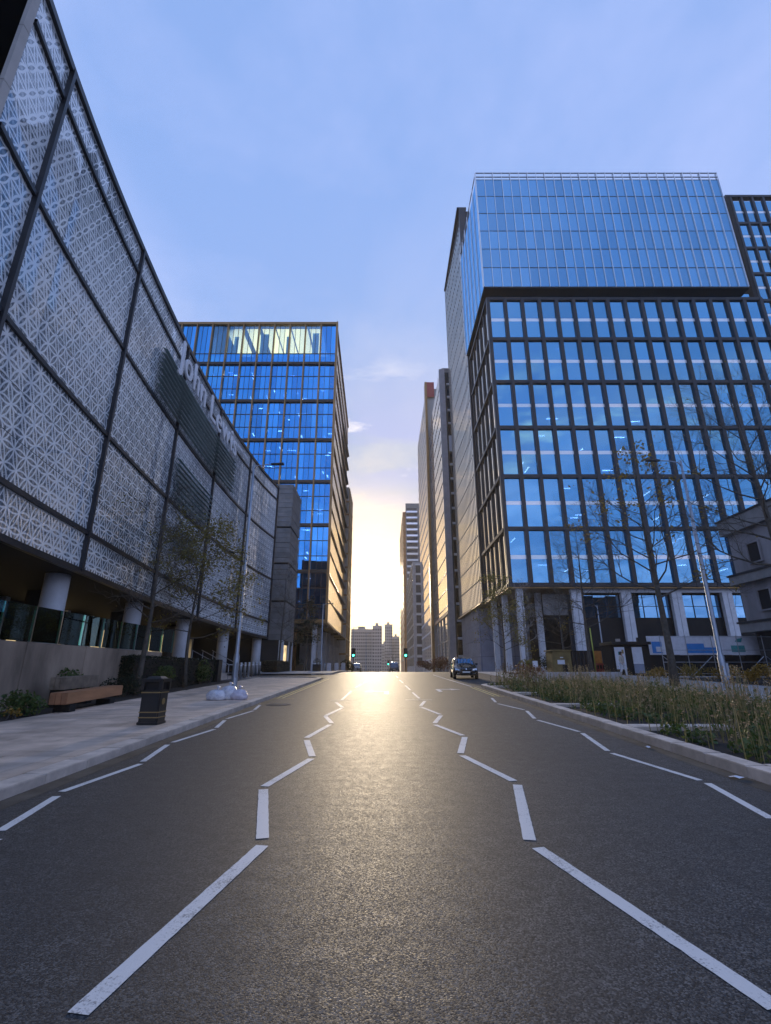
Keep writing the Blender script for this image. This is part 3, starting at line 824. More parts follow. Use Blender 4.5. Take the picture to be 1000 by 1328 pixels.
# =================================================================== LEFT OFFICE with the bronze street face
lo = empty('bronze_office', (-25, 90, gz(90)), label='brown-framed blue glass office behind the store, its street side glowing gold', cat='office')
X1, Y0, Y1 = -9.15, 78.0, 120.0
def sx(y): return X1-.02*(y-78)
RZ = [8.8, 16.75, 24.6, 32.4, 40.35, 48.2, 56.2, 65.2]
NB = 11; BW = 2.98
for i in range(NB):
    xa = X1-.25-BW*(i+1); xb = xa+BW
    for k in range(7):
        z0, z1 = RZ[k]+.3, RZ[k+1]-.3
        for j in range(3):
            a = xa+.12+(BW-.24)*j/3; c = xa+.12+(BW-.24)*(j+1)/3
            piece('window_pane', M['glass_attic' if k == 6 and 0 < i < 8 else 'glass_left'], lo, a+.02, c-.02, Y0, Y0+.04, z0 if k < 6 else z0+2.0, z1, (random.uniform(-.004, .004), 0, random.uniform(-.004, .004)))
        if k == 6: piece('window_pane', M['glass_left'], lo, xa+.14, xb-.14, Y0, Y0+.04, z0, z0+1.95)
        for j in (1, 2):
            a = xa+.12+(BW-.24)*j/3
            piece('glazing_bar', M['bronze_dark'], lo, a-.03, a+.03, Y0-.06, Y0+.06, z0, z1)
for i in range(NB+1):
    xa = X1-.25-BW*i
    piece('mullion', M['bronze'], lo, xa-.12, xa+.12, Y0-.42, Y0+.1, RZ[0], RZ[-1])
piece('corner_post', M['bronze'], lo, X1-.249, X1, Y0-.45, Y0+.3, RZ[0]-.2, RZ[-1]+.3)
for z in RZ: piece('floor_band', M['bronze'] if z in (RZ[0], RZ[-1]) else M['bronze_dark'], lo, X1-.25-BW*NB, X1-.255, Y0-.36, Y0+.2, z-.26, z+.26)
for k in range(7):
    for f in ((.33, .66) if k < 6 else (.25,)):
        z = RZ[k]+(RZ[k+1]-RZ[k])*f
        piece('transom_bar', M['bronze_dark'], lo, X1-.25-BW*NB, X1-.26, Y0-.07, Y0+.05, z-.06, z+.06)
# storeys inside: slabs, ceiling lamps, back wall (the top storey is open through to the sky beyond)
for k in range(7):
    for f in ((0, .5) if k < 6 else (0,)):
        z = RZ[k]+(RZ[k+1]-RZ[k])*f
        piece('floor_slab', M['ceiling'], lo, X1-BW*NB, X1-.6, Y0+.4, Y1-.5, z-.2, z+.2)
        if k == 6: continue
        for q in range(16):
            x = random.uniform(X1-BW*NB+1, X1-1.5); yq = random.uniform(Y0+1.5, Y0+7); zz = z+(RZ[k+1]-RZ[k])*.5-.24
            if random.random() < .5: piece('ceiling_lamp', M['office_lamp_cool'], lo, x, x+.9, yq, yq+.12, zz-.05, zz)
            else: piece('ceiling_lamp', M['office_lamp'], lo, x, x+.12, yq, yq+1.2, zz-.05, zz)
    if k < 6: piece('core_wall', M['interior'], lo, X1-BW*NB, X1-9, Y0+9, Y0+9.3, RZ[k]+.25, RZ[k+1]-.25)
for (xa, xb) in ((-14.8, -12.3), (-18.2, -15.2), (-21.2, -18.5), (-24.0, -21.5), (-27.0, -24.8), (-31, -28)):
    piece('ceiling_glow_panel', M['attic_glow'], lo, xa, xb, Y0+.8, Y0+9.5, RZ[-1]-.62, RZ[-1]-.5)  # added emissive panels, standing in for evening light on the attic ceiling
rb_ = random.Random(5)
for q in range(46):
    i = rb_.randrange(NB); k = rb_.randrange(1, 6); j = rb_.randrange(3)
    xa = X1-.25-BW*(i+1)+.12+(BW-.24)*j/3; zt = RZ[k+1]-.32-(0 if rb_.random() < .5 else 3.9); hb = rb_.uniform(.7, 3.0)
    piece('blind', M['white_strip'], lo, xa+.05, xa+(BW-.24)/3-.05, Y0+.14, Y0+.17, zt-hb, zt)
for (xa, w) in ((-14, 1.2), (-19, .8), (-24, 1.6), (-29, .8), (-34, 1.4)):
    piece('blind', M['white_strip'], lo, xa, xa+w, Y0+.3, Y0+.34, 58, 62+random.random()*2)
# street side: close bronze fins, storey rails and glass, running away from the camera
for k in range(7):
    b = MB()
    b.quad((sx(Y0)-.35, Y0+.3, RZ[k]), (sx(Y1)-.35, Y1, RZ[k]), (sx(Y1)-.35, Y1, RZ[k+1]), (sx(Y0)-.35, Y0+.3, RZ[k+1]))
    b.build('side_glazing', M['glass_gold'], lo)
for i in range(29):
    y = Y0+1.0+i*1.46
    piece('side_fin', M['bronze'], lo, sx(y)-.36, sx(y)-.32, y-.09, y+.09, RZ[0], RZ[-1])
for z in RZ:
    b = MB(); b.bar((sx(Y0)-.26, Y0+.31, z), (sx(Y1)-.26, Y1, z), .24, .34); b.build('side_rail', M['bronze'], lo)
    if z != RZ[-1]:
        z2 = z+3.95
        b = MB(); b.bar((sx(Y0)-.29, Y0+.31, z2), (sx(Y1)-.29, Y1, z2), .16, .14); b.build('side_rail', M['bronze'], lo)
b = MB().box(X1-BW*NB, X1-1.5, Y0+.2, Y1, RZ[-1], RZ[-1]+.25); b.build('roof', M['bronze_dark'], lo)
b = MB().box(X1-BW*NB, X1-.3, Y0+.1, Y1, RZ[0]-.35, RZ[0]-.27); b.build('soffit', M['bronze'], lo)
for i in range(5):
    y = Y0+3+i*9
    piece('soffit_beam', M['bronze_dark'], lo, -24, X1-.3, y, y+.5, RZ[0]-.75, RZ[0]-.36)
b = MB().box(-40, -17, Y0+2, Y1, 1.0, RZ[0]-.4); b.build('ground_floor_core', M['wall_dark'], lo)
for i in range(4):
    piece('timber_panel', M['warm_panel'], lo, -16.95, -16.7+.0, Y0+4+i*3.2, Y0+6.6+i*3.2, 1.0, 8.3)
for i in range(7):
    y = Y0+1+i*6.4
    piece('pillar', M['pale_stone'], lo, -11.6, -10.9, y, y+.7, .8, RZ[0]-.4)
b = MB().box(-16.4, -11.0, 96, 118, .8, 6.3); b.build('lobby_box', M['pale_stone'], lo)

tw = empty('golden_tower', (-20, 132, gz(132)), label='narrow tan stone block just past the bronze office on the left', cat='building')
b = MB().box(-32, -9.9, 124, 138, -.5, 49); b.build('wall', M['beige'], tw)
for z in np.arange(5, 48, 3.6): piece('storey_band', M['bronze'], tw, -32, -9.75, 123.8, 138.2, z, z+.35)
for y in np.arange(125, 138, 2.2): piece('pilaster', M['bronze'], tw, -9.9, -9.7, y, y+.5, 0, 49)

# =================================================================== RIGHT OFFICE (blue glass, dark grid, paler glass box on top)
ro = empty('glass_office', (37, 80, gz(70)), label='tall blue glass office with dark grid and a paler glass box on top', cat='office')
XA, XB, YF = 16.0, 58.7, 62.0
NC = 16; CW = (XB-XA)/NC
SZ = [11.9+7.48*i for i in range(7)]
for i in range(NC):
    for k in range(6):
        z0, z1 = SZ[k], SZ[k+1]; xa = XA+CW*i
        zm = z0+3.65
        for (a, c) in ((z0+.26, zm-.27), (zm+.27, z1-.26)):
            piece('window_pane', M['glass_blue'], ro, xa+.26, xa+CW-.26, YF, YF+.05, a, c, (random.uniform(-.005, .005), 0, random.uniform(-.005, .005)))
for k in range(6):
    zm = SZ[k]+3.65
    piece('white_spandrel', M['white_strip'], ro, XA+.2, XB, YF+.005, YF+.12, zm-.265, zm+.265)
for i in range(NC+1):
    x = XA+CW*i
    piece('mullion', M['frame_dark'], ro, x-.25, x+.25, YF-.35, YF+.2, SZ[0]-.3, SZ[-1]+.1)
for k, z in enumerate(SZ): piece('floor_band', M['frame_dark'], ro, XA-.25, XB+.25, YF-.30, YF+.19, z-.25, z+.25)
# inside
for k in range(6):
    for f in (0, 3.65):
        z = SZ[k]+f
        piece('floor_slab', M['ceiling'], ro, XA+.5, XB-.5, YF+.4, YF+14, z-.22, z+.22)
        top = z+(3.65 if f == 0 else 3.83)-.28
        for q in range(9):
            if random.random() < .45: continue
            x = XA+2+random.random()*38; yq = YF+1.5+random.random()*5
            if random.random() < .5: piece('ceiling_lamp', M['office_lamp_cool'], ro, x, x+random.uniform(1, 2), yq, yq+.10, top-.06, top)
            else: piece('ceiling_lamp', M['office_lamp'], ro, x, x+.10, yq, yq+2.2, top-.06, top)
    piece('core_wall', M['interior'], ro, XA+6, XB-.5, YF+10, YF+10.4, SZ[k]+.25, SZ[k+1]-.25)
# recessed dark belt and the pale glass box above
piece('recess_glazing', M['glass_blue'], ro, XA+.6, XB-1, YF+.5, YF+.6, SZ[-1]+.25, 58.3)
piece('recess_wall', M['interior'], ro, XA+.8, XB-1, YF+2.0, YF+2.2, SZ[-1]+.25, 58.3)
UX0, UX1, UYF, UYB = 15.35, 56.6, 61.0, 78.0
UZ0, UZ1 = 58.3, 80.9
nr_, nc_ = 6, 28
for i in range(nc_):
    xa = UX0+(UX1-UX0)*i/nc_; xb = UX0+(UX1-UX0)*(i+1)/nc_
    for k in range(nr_):
        za = UZ0+(UZ1-UZ0)*k/nr_; zb = UZ0+(UZ1-UZ0)*(k+1)/nr_
        piece('window_pane', M['glass_top'], ro, xa+.03, xb-.03, UYF, UYF+.05, za+.12, zb-.04, (random.uniform(-.003, .003), 0, random.uniform(-.003, .003)))
for i in range(nc_+1):
    xa = UX0+(UX1-UX0)*i/nc_
    piece('glass_fin', M['white_strip'], ro, xa-.028, xa+.028, UYF-.22, UYF+.02, UZ0, 82.6)
for k in range(nr_+1):
    z = UZ0+(UZ1-UZ0)*k/nr_
    piece('storey_line', M['frame_dark'], ro, UX0, UX1, UYF+.0, UYF+.2, z-.07, z+.11)
    if k < nr_: piece('floor_slab', M['ceiling'], ro, UX0+.4, UX1-.4, UYF+.3, UYB-.4, z-.2, z+.15)
    if k < nr_:
        zb = z+(UZ1-UZ0)/nr_
        piece('core_wall', M['interior'], ro, UX0+4, UX1-4, UYF+6, UYF+6.3, z+.2, zb-.25)
for q in range(5): piece('ceiling_lamp', M['office_lamp'], ro, 31+q*3.1, 31.1+q*3.1, UYF+1.4, UYF+3.6, 61.7, 61.76)
for z in (81.6, 82.5): piece('parapet_rail', M['steel'], ro, UX0, UX1, UYF-.05, UYF+.1, z-.06, z+.08)
for i in range(15):
    x = UX0+(UX1-UX0)*i/14
    piece('parapet_post', M['steel'], ro, x-.06, x+.06, UYF+.12, UYF+.3, UZ1, 82.5)
piece('upper_roof', M['ceiling'], ro, UX0+.3, UX1-.3, UYF+1.5, UYB, UZ1-.1, UZ1+.25)
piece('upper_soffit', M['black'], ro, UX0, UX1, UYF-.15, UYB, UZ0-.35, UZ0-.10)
# left side of the glass box
for k in range(nr_):
    za = UZ0+(UZ1-UZ0)*k/nr_; zb = UZ0+(UZ1-UZ0)*(k+1)/nr_
    for j in range(6):
        ya = UYF+.1+(UYB-UYF-.1)*j/6; yb = UYF+.1+(UYB-UYF-.1)*(j+1)/6
        piece('side_pane', M['glass_top'], ro, UX0, UX0+.05, ya+.03, yb-.03, za+.08, zb-.05, (0, 0, random.uniform(-.004, .004)))
for j in range(7):
    ya = UYF+.1+(UYB-UYF-.1)*j/6
    piece('glass_fin', M['white_strip'], ro, UX0-.15, UX0-.002, ya-.03, ya+.03, UZ0, 82.5)
piece('parapet_rail', M['steel'], ro, UX0-.05, UX0+.1, UYF+.12, UYB, 82.44, 82.58)
# street face of the lower block: four deep bays, then the long finned rear block
NBAY = 5
for j in range(NBAY+1):
    y = YF+.2+j*3.05
    piece('side_fin', M['frame_dark'], ro, XA-.14, XA+.2, y-.13, y+.13, SZ[0]-.25, SZ[-1])
    if j < NBAY:
        for k in range(6):
            for s_ in range(3):
                ya = y+.15+s_*.95; 
                piece('side_pane', M['glass_gold'], ro, XA+.05, XA+.1, ya, ya+.82, SZ[k]+.25, SZ[k+1]-.25, (0, 0, random.uniform(-.006, .006)))
                if s_: piece('glazing_bar', M['frame_dark'], ro, XA-.01, XA+.15, ya-.1, ya-.02, SZ[k]+.25, SZ[k+1]-.25)
for z in SZ: piece('side_rail', M['frame_dark'], ro, XA-.30, XA+.2, YF+.4, YF+15.4, z-.22, z+.22)
RB0, RB1, RZT = 78.3, 102.0, 95.0
def rx(y): return 15.75-.016*(y-78)
for j in range(20):
    y = RB0+.2+j*(RB1-RB0-.3)/19
    piece('side_fin', M['frame_dark'], ro, rx(y)+.055, rx(y)+.12, y-.27, y+.27, 12, RZT)
for k in range(22):
    z0 = 12+k*(RZT-12)/22; z1 = 12+(k+1)*(RZT-12)/22
    piece('rear_glazing', M['glass_gold'], ro, rx(90)+.08, rx(90)+.14, RB0, RB1, z0+.15, z1-.12, (0, 0, .016))
    piece('rear_rail', M['frame_dark'], ro, rx(90)+.05, rx(90)+.1, RB0, RB1, z0-.05, z0+.05, (0, 0, .016))
b = MB().box(16.6, 40, RB0+.3, RB1, 12, RZT-.3); b.build('rear_block', M['wall_dark'], ro)
piece('rear_face', M['frame_dark'], ro, 15.6, 16.9, RB0-.15, RB0+.25, 12, RZT+.2)
piece('rear_roof_edge', M['frame_dark'], ro, 15.2, 17.2, RB0-.1, RB1, RZT, RZT+.4)
# soffit and street-level: corner columns, blue stone core, podium frames
piece('soffit', M['bronze'], ro, XA-.3, XB, YF-.2, YF+15.4, SZ[0]-.45, SZ[0]-.31)
piece('rear_soffit', M['bronze'], ro, 15.0, 17.5, YF+15.5, RB1, 11.45, 11.6)
for k in range(4):
    for j in range(5):
        ya = 82.6+j*3.7; za = 1.0+k*2.6
        piece('stone_panel', M['blue_stone'], ro, 15.55, 15.75, ya+.02, ya+3.68, za+.02, za+2.58)
for k in range(4):
    for j in range(3):
        xa = 15.76+j*2.7; za = 1.0+k*2.6
        piece('stone_panel', M['blue_stone'], ro, xa+.02, xa+2.68, 82.4, 82.6, za+.02, za+2.58)
piece('stone_core', M['wall_dark'], ro, 15.75, 26, 82.6, 101, .8, 11.4)
piece('lobby_wall', M['wall_dark'], ro, 22.4, 58, 71, 71.3, 0.8, 11.4)
for (x, y, w) in ((17.2, 62.6, .8), (16.6, 68, .7), (16.4, 74, .7), (20.6, 66, .7)):
    piece('column', M['column'], ro, x-w/2, x+w/2, y-w/2, y+w/2, .9, SZ[0]-.45)
for i, x in enumerate((24.4, 30.8, 37.3, 43.8, 50.3, 56.8)):
    for s_ in (-.5, .18): piece('podium_column', M['column'], ro, x+s_, x+s_+.62, 62.5, 63.1, .9, 11.0)
    piece('podium_lintel', M['column'], ro, x-.6, min(x+5.9, 58), 62.55, 63.05, 11.01, 11.44)
    if x < 56:
        for q in range(3):
            xa = x+.85+q*1.68
            piece('podium_pane', M['glass_top'], ro, xa, xa+1.62, 63.3, 63.36, 7.9, 10.75, (random.uniform(-.008, .008), 0, random.uniform(-.006, .006)))
            if q: piece('glazing_bar', M['dark_steel'], ro, xa-.05, xa-.01, 63.2, 63.3, 7.9, 10.8)
        piece('podium_panel', M['black'], ro, x+.8, x+5.85, 63.2, 63.5, 4.2, 7.85)
        piece('glazing_bar', M['dark_steel'], ro, x+.8, x+5.85, 63.2, 63.3, 9.3, 9.36)
piece('podium_wall', M['interior'], ro, 24, 58, 64.6, 64.9, 1, 11.0)
piece('stair_screen', M['slatstone'], ro, 20.6, 23.8, 64.0, 64.2, 8.3, 11.0)

ro2 = empty('dark_office', (85, 80, gz(80)), label='dark gridded tower at the right edge, behind the glass office', cat='office')
QX, QY, QZ = 67.5, 72.0, 90.5
b = MB().box(QX+.3, 120, QY+.3, 120, 0, QZ-1); b.build('wall', M['interior'], ro2)
NQ = 12; cw = 2.15
for i in range(NQ+1):
    x = QX+.6+cw*i; piece('mullion', M['frame_dark'], ro2, x-.2, x+.2, QY-.3, QY+.25, 40, QZ)
for k in range(8):
    z = 41+k*6.1
    piece('floor_band', M['frame_dark'], ro2, QX, QX+30, QY-.25, QY+.22, z-.25, z+.25)
    for i in range(NQ):
        x = QX+.6+cw*i
        piece('window_pane', M['glass_blue'], ro2, x+.2, x+cw-.2, QY, QY+.05, z+.3, z+2.7, (random.uniform(-.006, .006), 0, random.uniform(-.006, .006)))
        piece('window_pane', M['glass_blue'], ro2, x+.2, x+cw-.2, QY, QY+.05, z+3.3, z+5.8, (random.uniform(-.006, .006), 0, random.uniform(-.006, .006)))
    piece('white_spandrel', M['white_strip'], ro2, QX+.3, QX+30, QY+.02, QY+.15, z+2.75, z+3.25)
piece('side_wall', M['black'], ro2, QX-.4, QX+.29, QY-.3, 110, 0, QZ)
piece('roof_edge', M['frame_dark'], ro2, QX-.4, 118, QY-.35, QY+.6, QZ-.2, QZ+.3)

M['old_stone'] = mat('weathered_stone', (.27, .26, .27), .8, var=.45, scale=.5, bump=.2, stretch=(1, 1, .3))
wb = empty('white_stone_building', (31, 30, gz(30)), label='low grey-white stone building with small square windows and dark cornices, far right', cat='building')
WX = 29.0
piece('wall', M['old_stone'], wb, WX+.25, 45, 12, 40, 4.9, 12.4)
for k, zz in enumerate((6.0, 9.7)):
    for j in range(9):
        y = 38.0-j*2.6
        piece('window', M['black'], wb, WX+.18, WX+.24, y-1.2, y, zz, zz+1.45)
        for (ya, yb, za, zb) in ((y-1.32, y-1.2, zz-.12, zz+1.57), (y, y+.12, zz-.12, zz+1.57), (y-1.2, y, zz+1.45, zz+1.57), (y-1.2, y, zz-.12, zz)):
            piece('window_surround', M['old_stone'], wb, WX+.08, WX+.249, ya, yb, za, zb)
for (za, zb) in ((12.4, 13.6), (8.2, 8.9), (4.4, 5.1)):
    piece('cornice', M['slatstone'], wb, WX-.25, 45, 11.8, 40.3, za, zb)
    piece('cornice_lip', M['wall_dark'], wb, WX-.35, 45, 11.7, 40.4, zb, zb+.14)
piece('base_wall', M['wall_dark'], wb, WX+.6, 45, 12.2, 39.8, .2, 4.4)

# ---- mid-distance buildings on the right of the street
mb_ = empty('striped_office', (20, 120, gz(120)), label='slim office with pale corner frame and dark end windows, behind the glass office', cat='office')
MX, MY0, MY1, MZ = 13.9, 108.0, 138.5, 75.5
b = MB().box(MX+.4, 40, MY0+.5, MY1, -.5, MZ-.5); b.build('wall', M['interior'], mb_)
piece('corner_frame', M['pale_stone'], mb_, MX-.1, MX+1.3, MY0-.2, MY0+.6, 0, MZ)
piece('corner_edge', M['frame_dark'], mb_, MX+1.31, MX+1.7, MY0+.1, MY0+.6, 0, MZ-1)
for k in range(19):
    z = 4+k*3.72
    piece('storey_band', M['white_strip'], mb_, MX+1.71, 30, MY0, MY0+.6, z, z+(.5 if k != 13 else 3.7))
    piece('end_window', M['glass_blue'], mb_, MX+1.75, 30, MY0+.3, MY0+.36, z+.55, z+3.7)
    if k in (17, 18, 4): piece('ceiling_lamp', M['office_lamp'], mb_, MX+2.2, 21, MY0+.6, MY0+.9, z+2.6, z+3.0)
    piece('side_rail', M['frame_dark'], mb_, MX+.03, MX+.2, MY0+.6, MY1, z-.12, z+.14)
    b = MB().box(MX+.1, MX+.15, MY0+.6, MY1, z+.15, z+3.6); b.build('side_glazing', M['glass_gold'], mb_)
for j in range(15):
    y = MY0+2+j*2.05; piece('side_fin', M['pale_stone'], mb_, MX+.07, MX+.15, y-.22, y+.22, 4, MZ)
piece('plinth_band', M['warm_panel'], mb_, MX-.15, MX+.3, MY0+.6, MY1, 13.2, 14)
for j in range(5): piece('pier', M['pale_stone'], mb_, MX-.1, MX+.6, MY0+2+j*7, MY0+3.2+j*7, 0, 13.2)
piece('roof_drum', M['slatstone'], mb_, MX+.9, 26, MY0+2, MY1-6, MZ-.5, MZ+1.8)

m2 = empty('red_topped_office', (20, 160, gz(160)), label='brown-edged office with a red panel at its top, beyond the striped office', cat='office')
b = MB().box(13.6, 40, 140, 184, -.5, 90); b.build('wall', M['hazed_concrete'], m2)
piece('corner_fin', M['bronze'], m2, 12.9, 13.6, 139, 142, 0, 92)
piece('red_panel', M['red'], m2, 13.61, 16, 139.2, 139.6, 86.5, 92)
for k in range(22):
    z = 4+k*3.9
    piece('storey_band', M['pale_stone'], m2, 13.36, 13.58, 142, 184, z, z+.6)
    piece('side_glazing', M['glass_gold'], m2, 13.42, 13.5, 142, 184, z+.62, z+3.85)
for j in range(14): piece('side_fin', M['pale_stone'], m2, 13.37, 13.41, 143+j*3, 143.7+j*3, 4, 90)

t2 = empty('grey_block', (13, 220, gz(220)), label='grey gridded block in front of the brown balcony tower', cat='building')
b = MB().box(11.4, 24, 200, 268, -4, 44.5); b.build('wall', M['pale_stone'], t2)
for k in range(10):
    z = 3+k*4.1; piece('end_window', M['interior'], t2, 12.6, 22, 199.7, 199.95, z, z+3.0); piece('side_glazing', M['glass_gold'], t2, 11.2, 11.35, 201, 267, z, z+3.2)
    piece('storey_band', M['white_strip'], t2, 12.4, 22, 199.4, 199.7, z+3.2, z+3.7)
for j in range(8): piece('side_fin', M['slatstone'], t2, 11.0, 11.2, 202+j*8, 202.7+j*8, -2, 44)
tt = empty('balcony_tower', (13, 280, gz(280)), label='tall brown residential tower with stacked balconies, centre distance', cat='tower')
b = MB().box(10.4, 30, 272, 340, -5, 90); b.build('wall', M['warm_panel'], tt)
piece('front_wall', M['slatstone'], tt, 11.8, 30, 271, 271.9, -4, 95)
for k in range(24):
    z = 6+k*3.6
    piece('balcony', M['white_strip'], tt, 12.2, 18.5, 269.4, 271, z, z+1.1)
    piece('balcony_window', M['interior'], tt, 12.4, 18.3, 270.8, 270.99, z+1.2, z+3.2)
    piece('storey_band', M['bronze'], tt, 10.15, 10.39, 273, 339, z, z+1.3)

def far_tower(x0, x1, y0, y1, h, label, rows, cols, step=None):
    r = empty('far_tower', ((x0+x1)/2, y0, gz(y0)), label=label, cat='tower', group='hazy towers at the end of the street')
    b = MB().box(x0, x1, y0, y1, gz(y0)-3, h); b.build('wall', M['hazed_concrete'], r)
    win = MB()
    for k in range(rows):
        for j in range(cols):
            xa = x0+(x1-x0)*(j+.22)/cols; xb = x0+(x1-x0)*(j+.78)/cols; za = h-2-(h+1)*(k+.7)/rows; zb = za+(h+1)/rows*.5
            win.box(xa, xb, y0-.15, y0-.02, za, zb)
    win.build('windows', M['interior'], r, kind='stuff')
    piece('roof_box', M['hazed_concrete'], r, x0+(x1-x0)*.3, x0+(x1-x0)*.6, y0+1, y1-1, h, h+2.2)
far_tower(-29, -10, 420, 440, 34, 'broad pale tower block with rows of tiny windows, leftmost of the far skyline', 13, 12)
far_tower(-10.5, -3, 405, 430, 35.5, 'side of the broad pale block with a column of square windows, far skyline', 14, 4)
far_tower(-.8, 6.8, 480, 495, 43, 'slimmest and tallest pale tower of the far skyline', 16, 4)
far_tower(7.2, 14, 500, 515, 33, 'pale tower beside the brown balcony tower, rightmost of the far skyline', 12, 4)
far_tower(-4, 1.5, 520, 535, 27, 'lowest pale tower between the broad block and the slim tower, far skyline', 10, 4)

# =================================================================== OBJECTS
# ---- street lamps
def street_lamp(x, y, h, arm, label, extra=False, r=.10):
    g = gz(y)+.1
    t = empty('street_lamp', (x, y, g), label=label, cat='street lamp', group='street lamps')
    b = MB(); b.lathe((x, y, g), [(r*1.55, 0), (r*1.55, .02), (r*1.5, 1.45), (r*1.05, 1.62), (r*.95, h*.55), (r*.55, h)], 14); b.build('post', M['lamp_post'], t, smooth=True)
    s = 1 if arm > 0 else -1
    b = MB(); b.tube([(x, y, g+h-.35), (x+s*.15, y, g+h-.12), (x+arm*.6, y, g+h-.02), (x+arm, y, g+h)], [.035, .035, .03, .03], 8); b.build('arm', M['lamp_post'], t, smooth=True)
    b = MB(); xa = x+arm
    b.add([(xa, y-.07, g+h-.05), (xa, y+.07, g+h-.05), (xa+s*.75, y+.13, g+h-.02), (xa+s*.75, y-.13, g+h-.02),
           (xa, y-.06, g+h+.05), (xa, y+.06, g+h+.05), (xa+s*.72, y+.10, g+h+.07), (xa+s*.72, y-.10, g+h+.07)],
          [(0, 3, 2, 1) if s > 0 else (0, 1, 2, 3), (4, 5, 6, 7), (0, 1, 5, 4), (1, 2, 6, 5), (2, 3, 7, 6), (3, 0, 4, 7)])
    b.build('lamp_head', M['dark_steel'], t)
    if extra:
        b = MB(); b.tube([(x, y, g+6.9), (x-.62, y, g+6.95)], .022, 6); b.tube([(x-.62, y, g+6.88), (x-.95, y, g+7.0)], .05, 6); b.build('side_bracket', M['dark_steel'], t)
    b = MB(); b.box(x-.02+.08, x+.10+.08, y-r*1.62, y-r*1.46, g+.45, g+1.15); b.build('access_door', M['lamp_post'], t)
    return t
street_lamp(-7.66, 26.0, 12.2, 1.0, 'tall grey lamp post rising behind the rubbish bags on the left footway', True)
street_lamp(16.25, 24.5, 11.8, -1.15, 'tall grey lamp post on the path behind the right planting bed')
street_lamp(-7.0, 55, 7.2, .4, 'slim lamp post in front of the bronze office soffit', r=.08)
street_lamp(-7.6, 118, 10, 1.6, 'far lamp post beside the golden tower', r=.09)
street_lamp(-5.8, 150, 11, .8, 'farthest lamp post seen against the pale tower block', r=.09)
street_lamp(20.5, 58, 7.0, .4, 'thin pale lamp post in front of the podium, above the timber cabin', r=.07)
street_lamp(24.2, 56, 7.2, -.4, 'thin pale lamp post beside the yellow-green pole', r=.07)

# ---- traffic lights
def traffic_light(x, y, label):
    g = gz(y)+.1
    t = empty('traffic_light', (x, y, g), label=label, cat='traffic light', group='traffic lights at the far junction')
    b = MB(); b.tube([(x, y, g), (x, y, g+2.2)], .06, 10); b.build('pole', M['dark_steel'], t, smooth=True)
    b = MB().box(x-.30, x+.30, y+.08, y+.11, g+2.05, g+3.45); b.build('backboard', M['black'], t)
    b = MB().box(x-.16, x+.16, y-.16, y+.07, g+2.12, g+3.38); b.build('housing', M['black'], t, bevel=.02)
    for k, m_ in enumerate((M['green_lamp'], M['dark_lens'], M['dark_lens'])):
        z = g+2.36+k*.39
        b = MB(); b.tube([(x, y-.165, z), (x, y-.19, z)], .15 if k == 0 else .11, 14); b.build('lens', m_, t)
        b = MB(); b.tube([(x, y-.2, z+.13), (x, y-.36, z+.11)], .03, 6); b.build('visor', M['black'], t)
traffic_light(-5.02, 79, 'traffic light showing green on the left of the far junction')
traffic_light(3.15, 79, 'traffic light showing green on the right of the far junction')
traffic_light(.9, 160, 'distant small traffic light showing green in mid street')

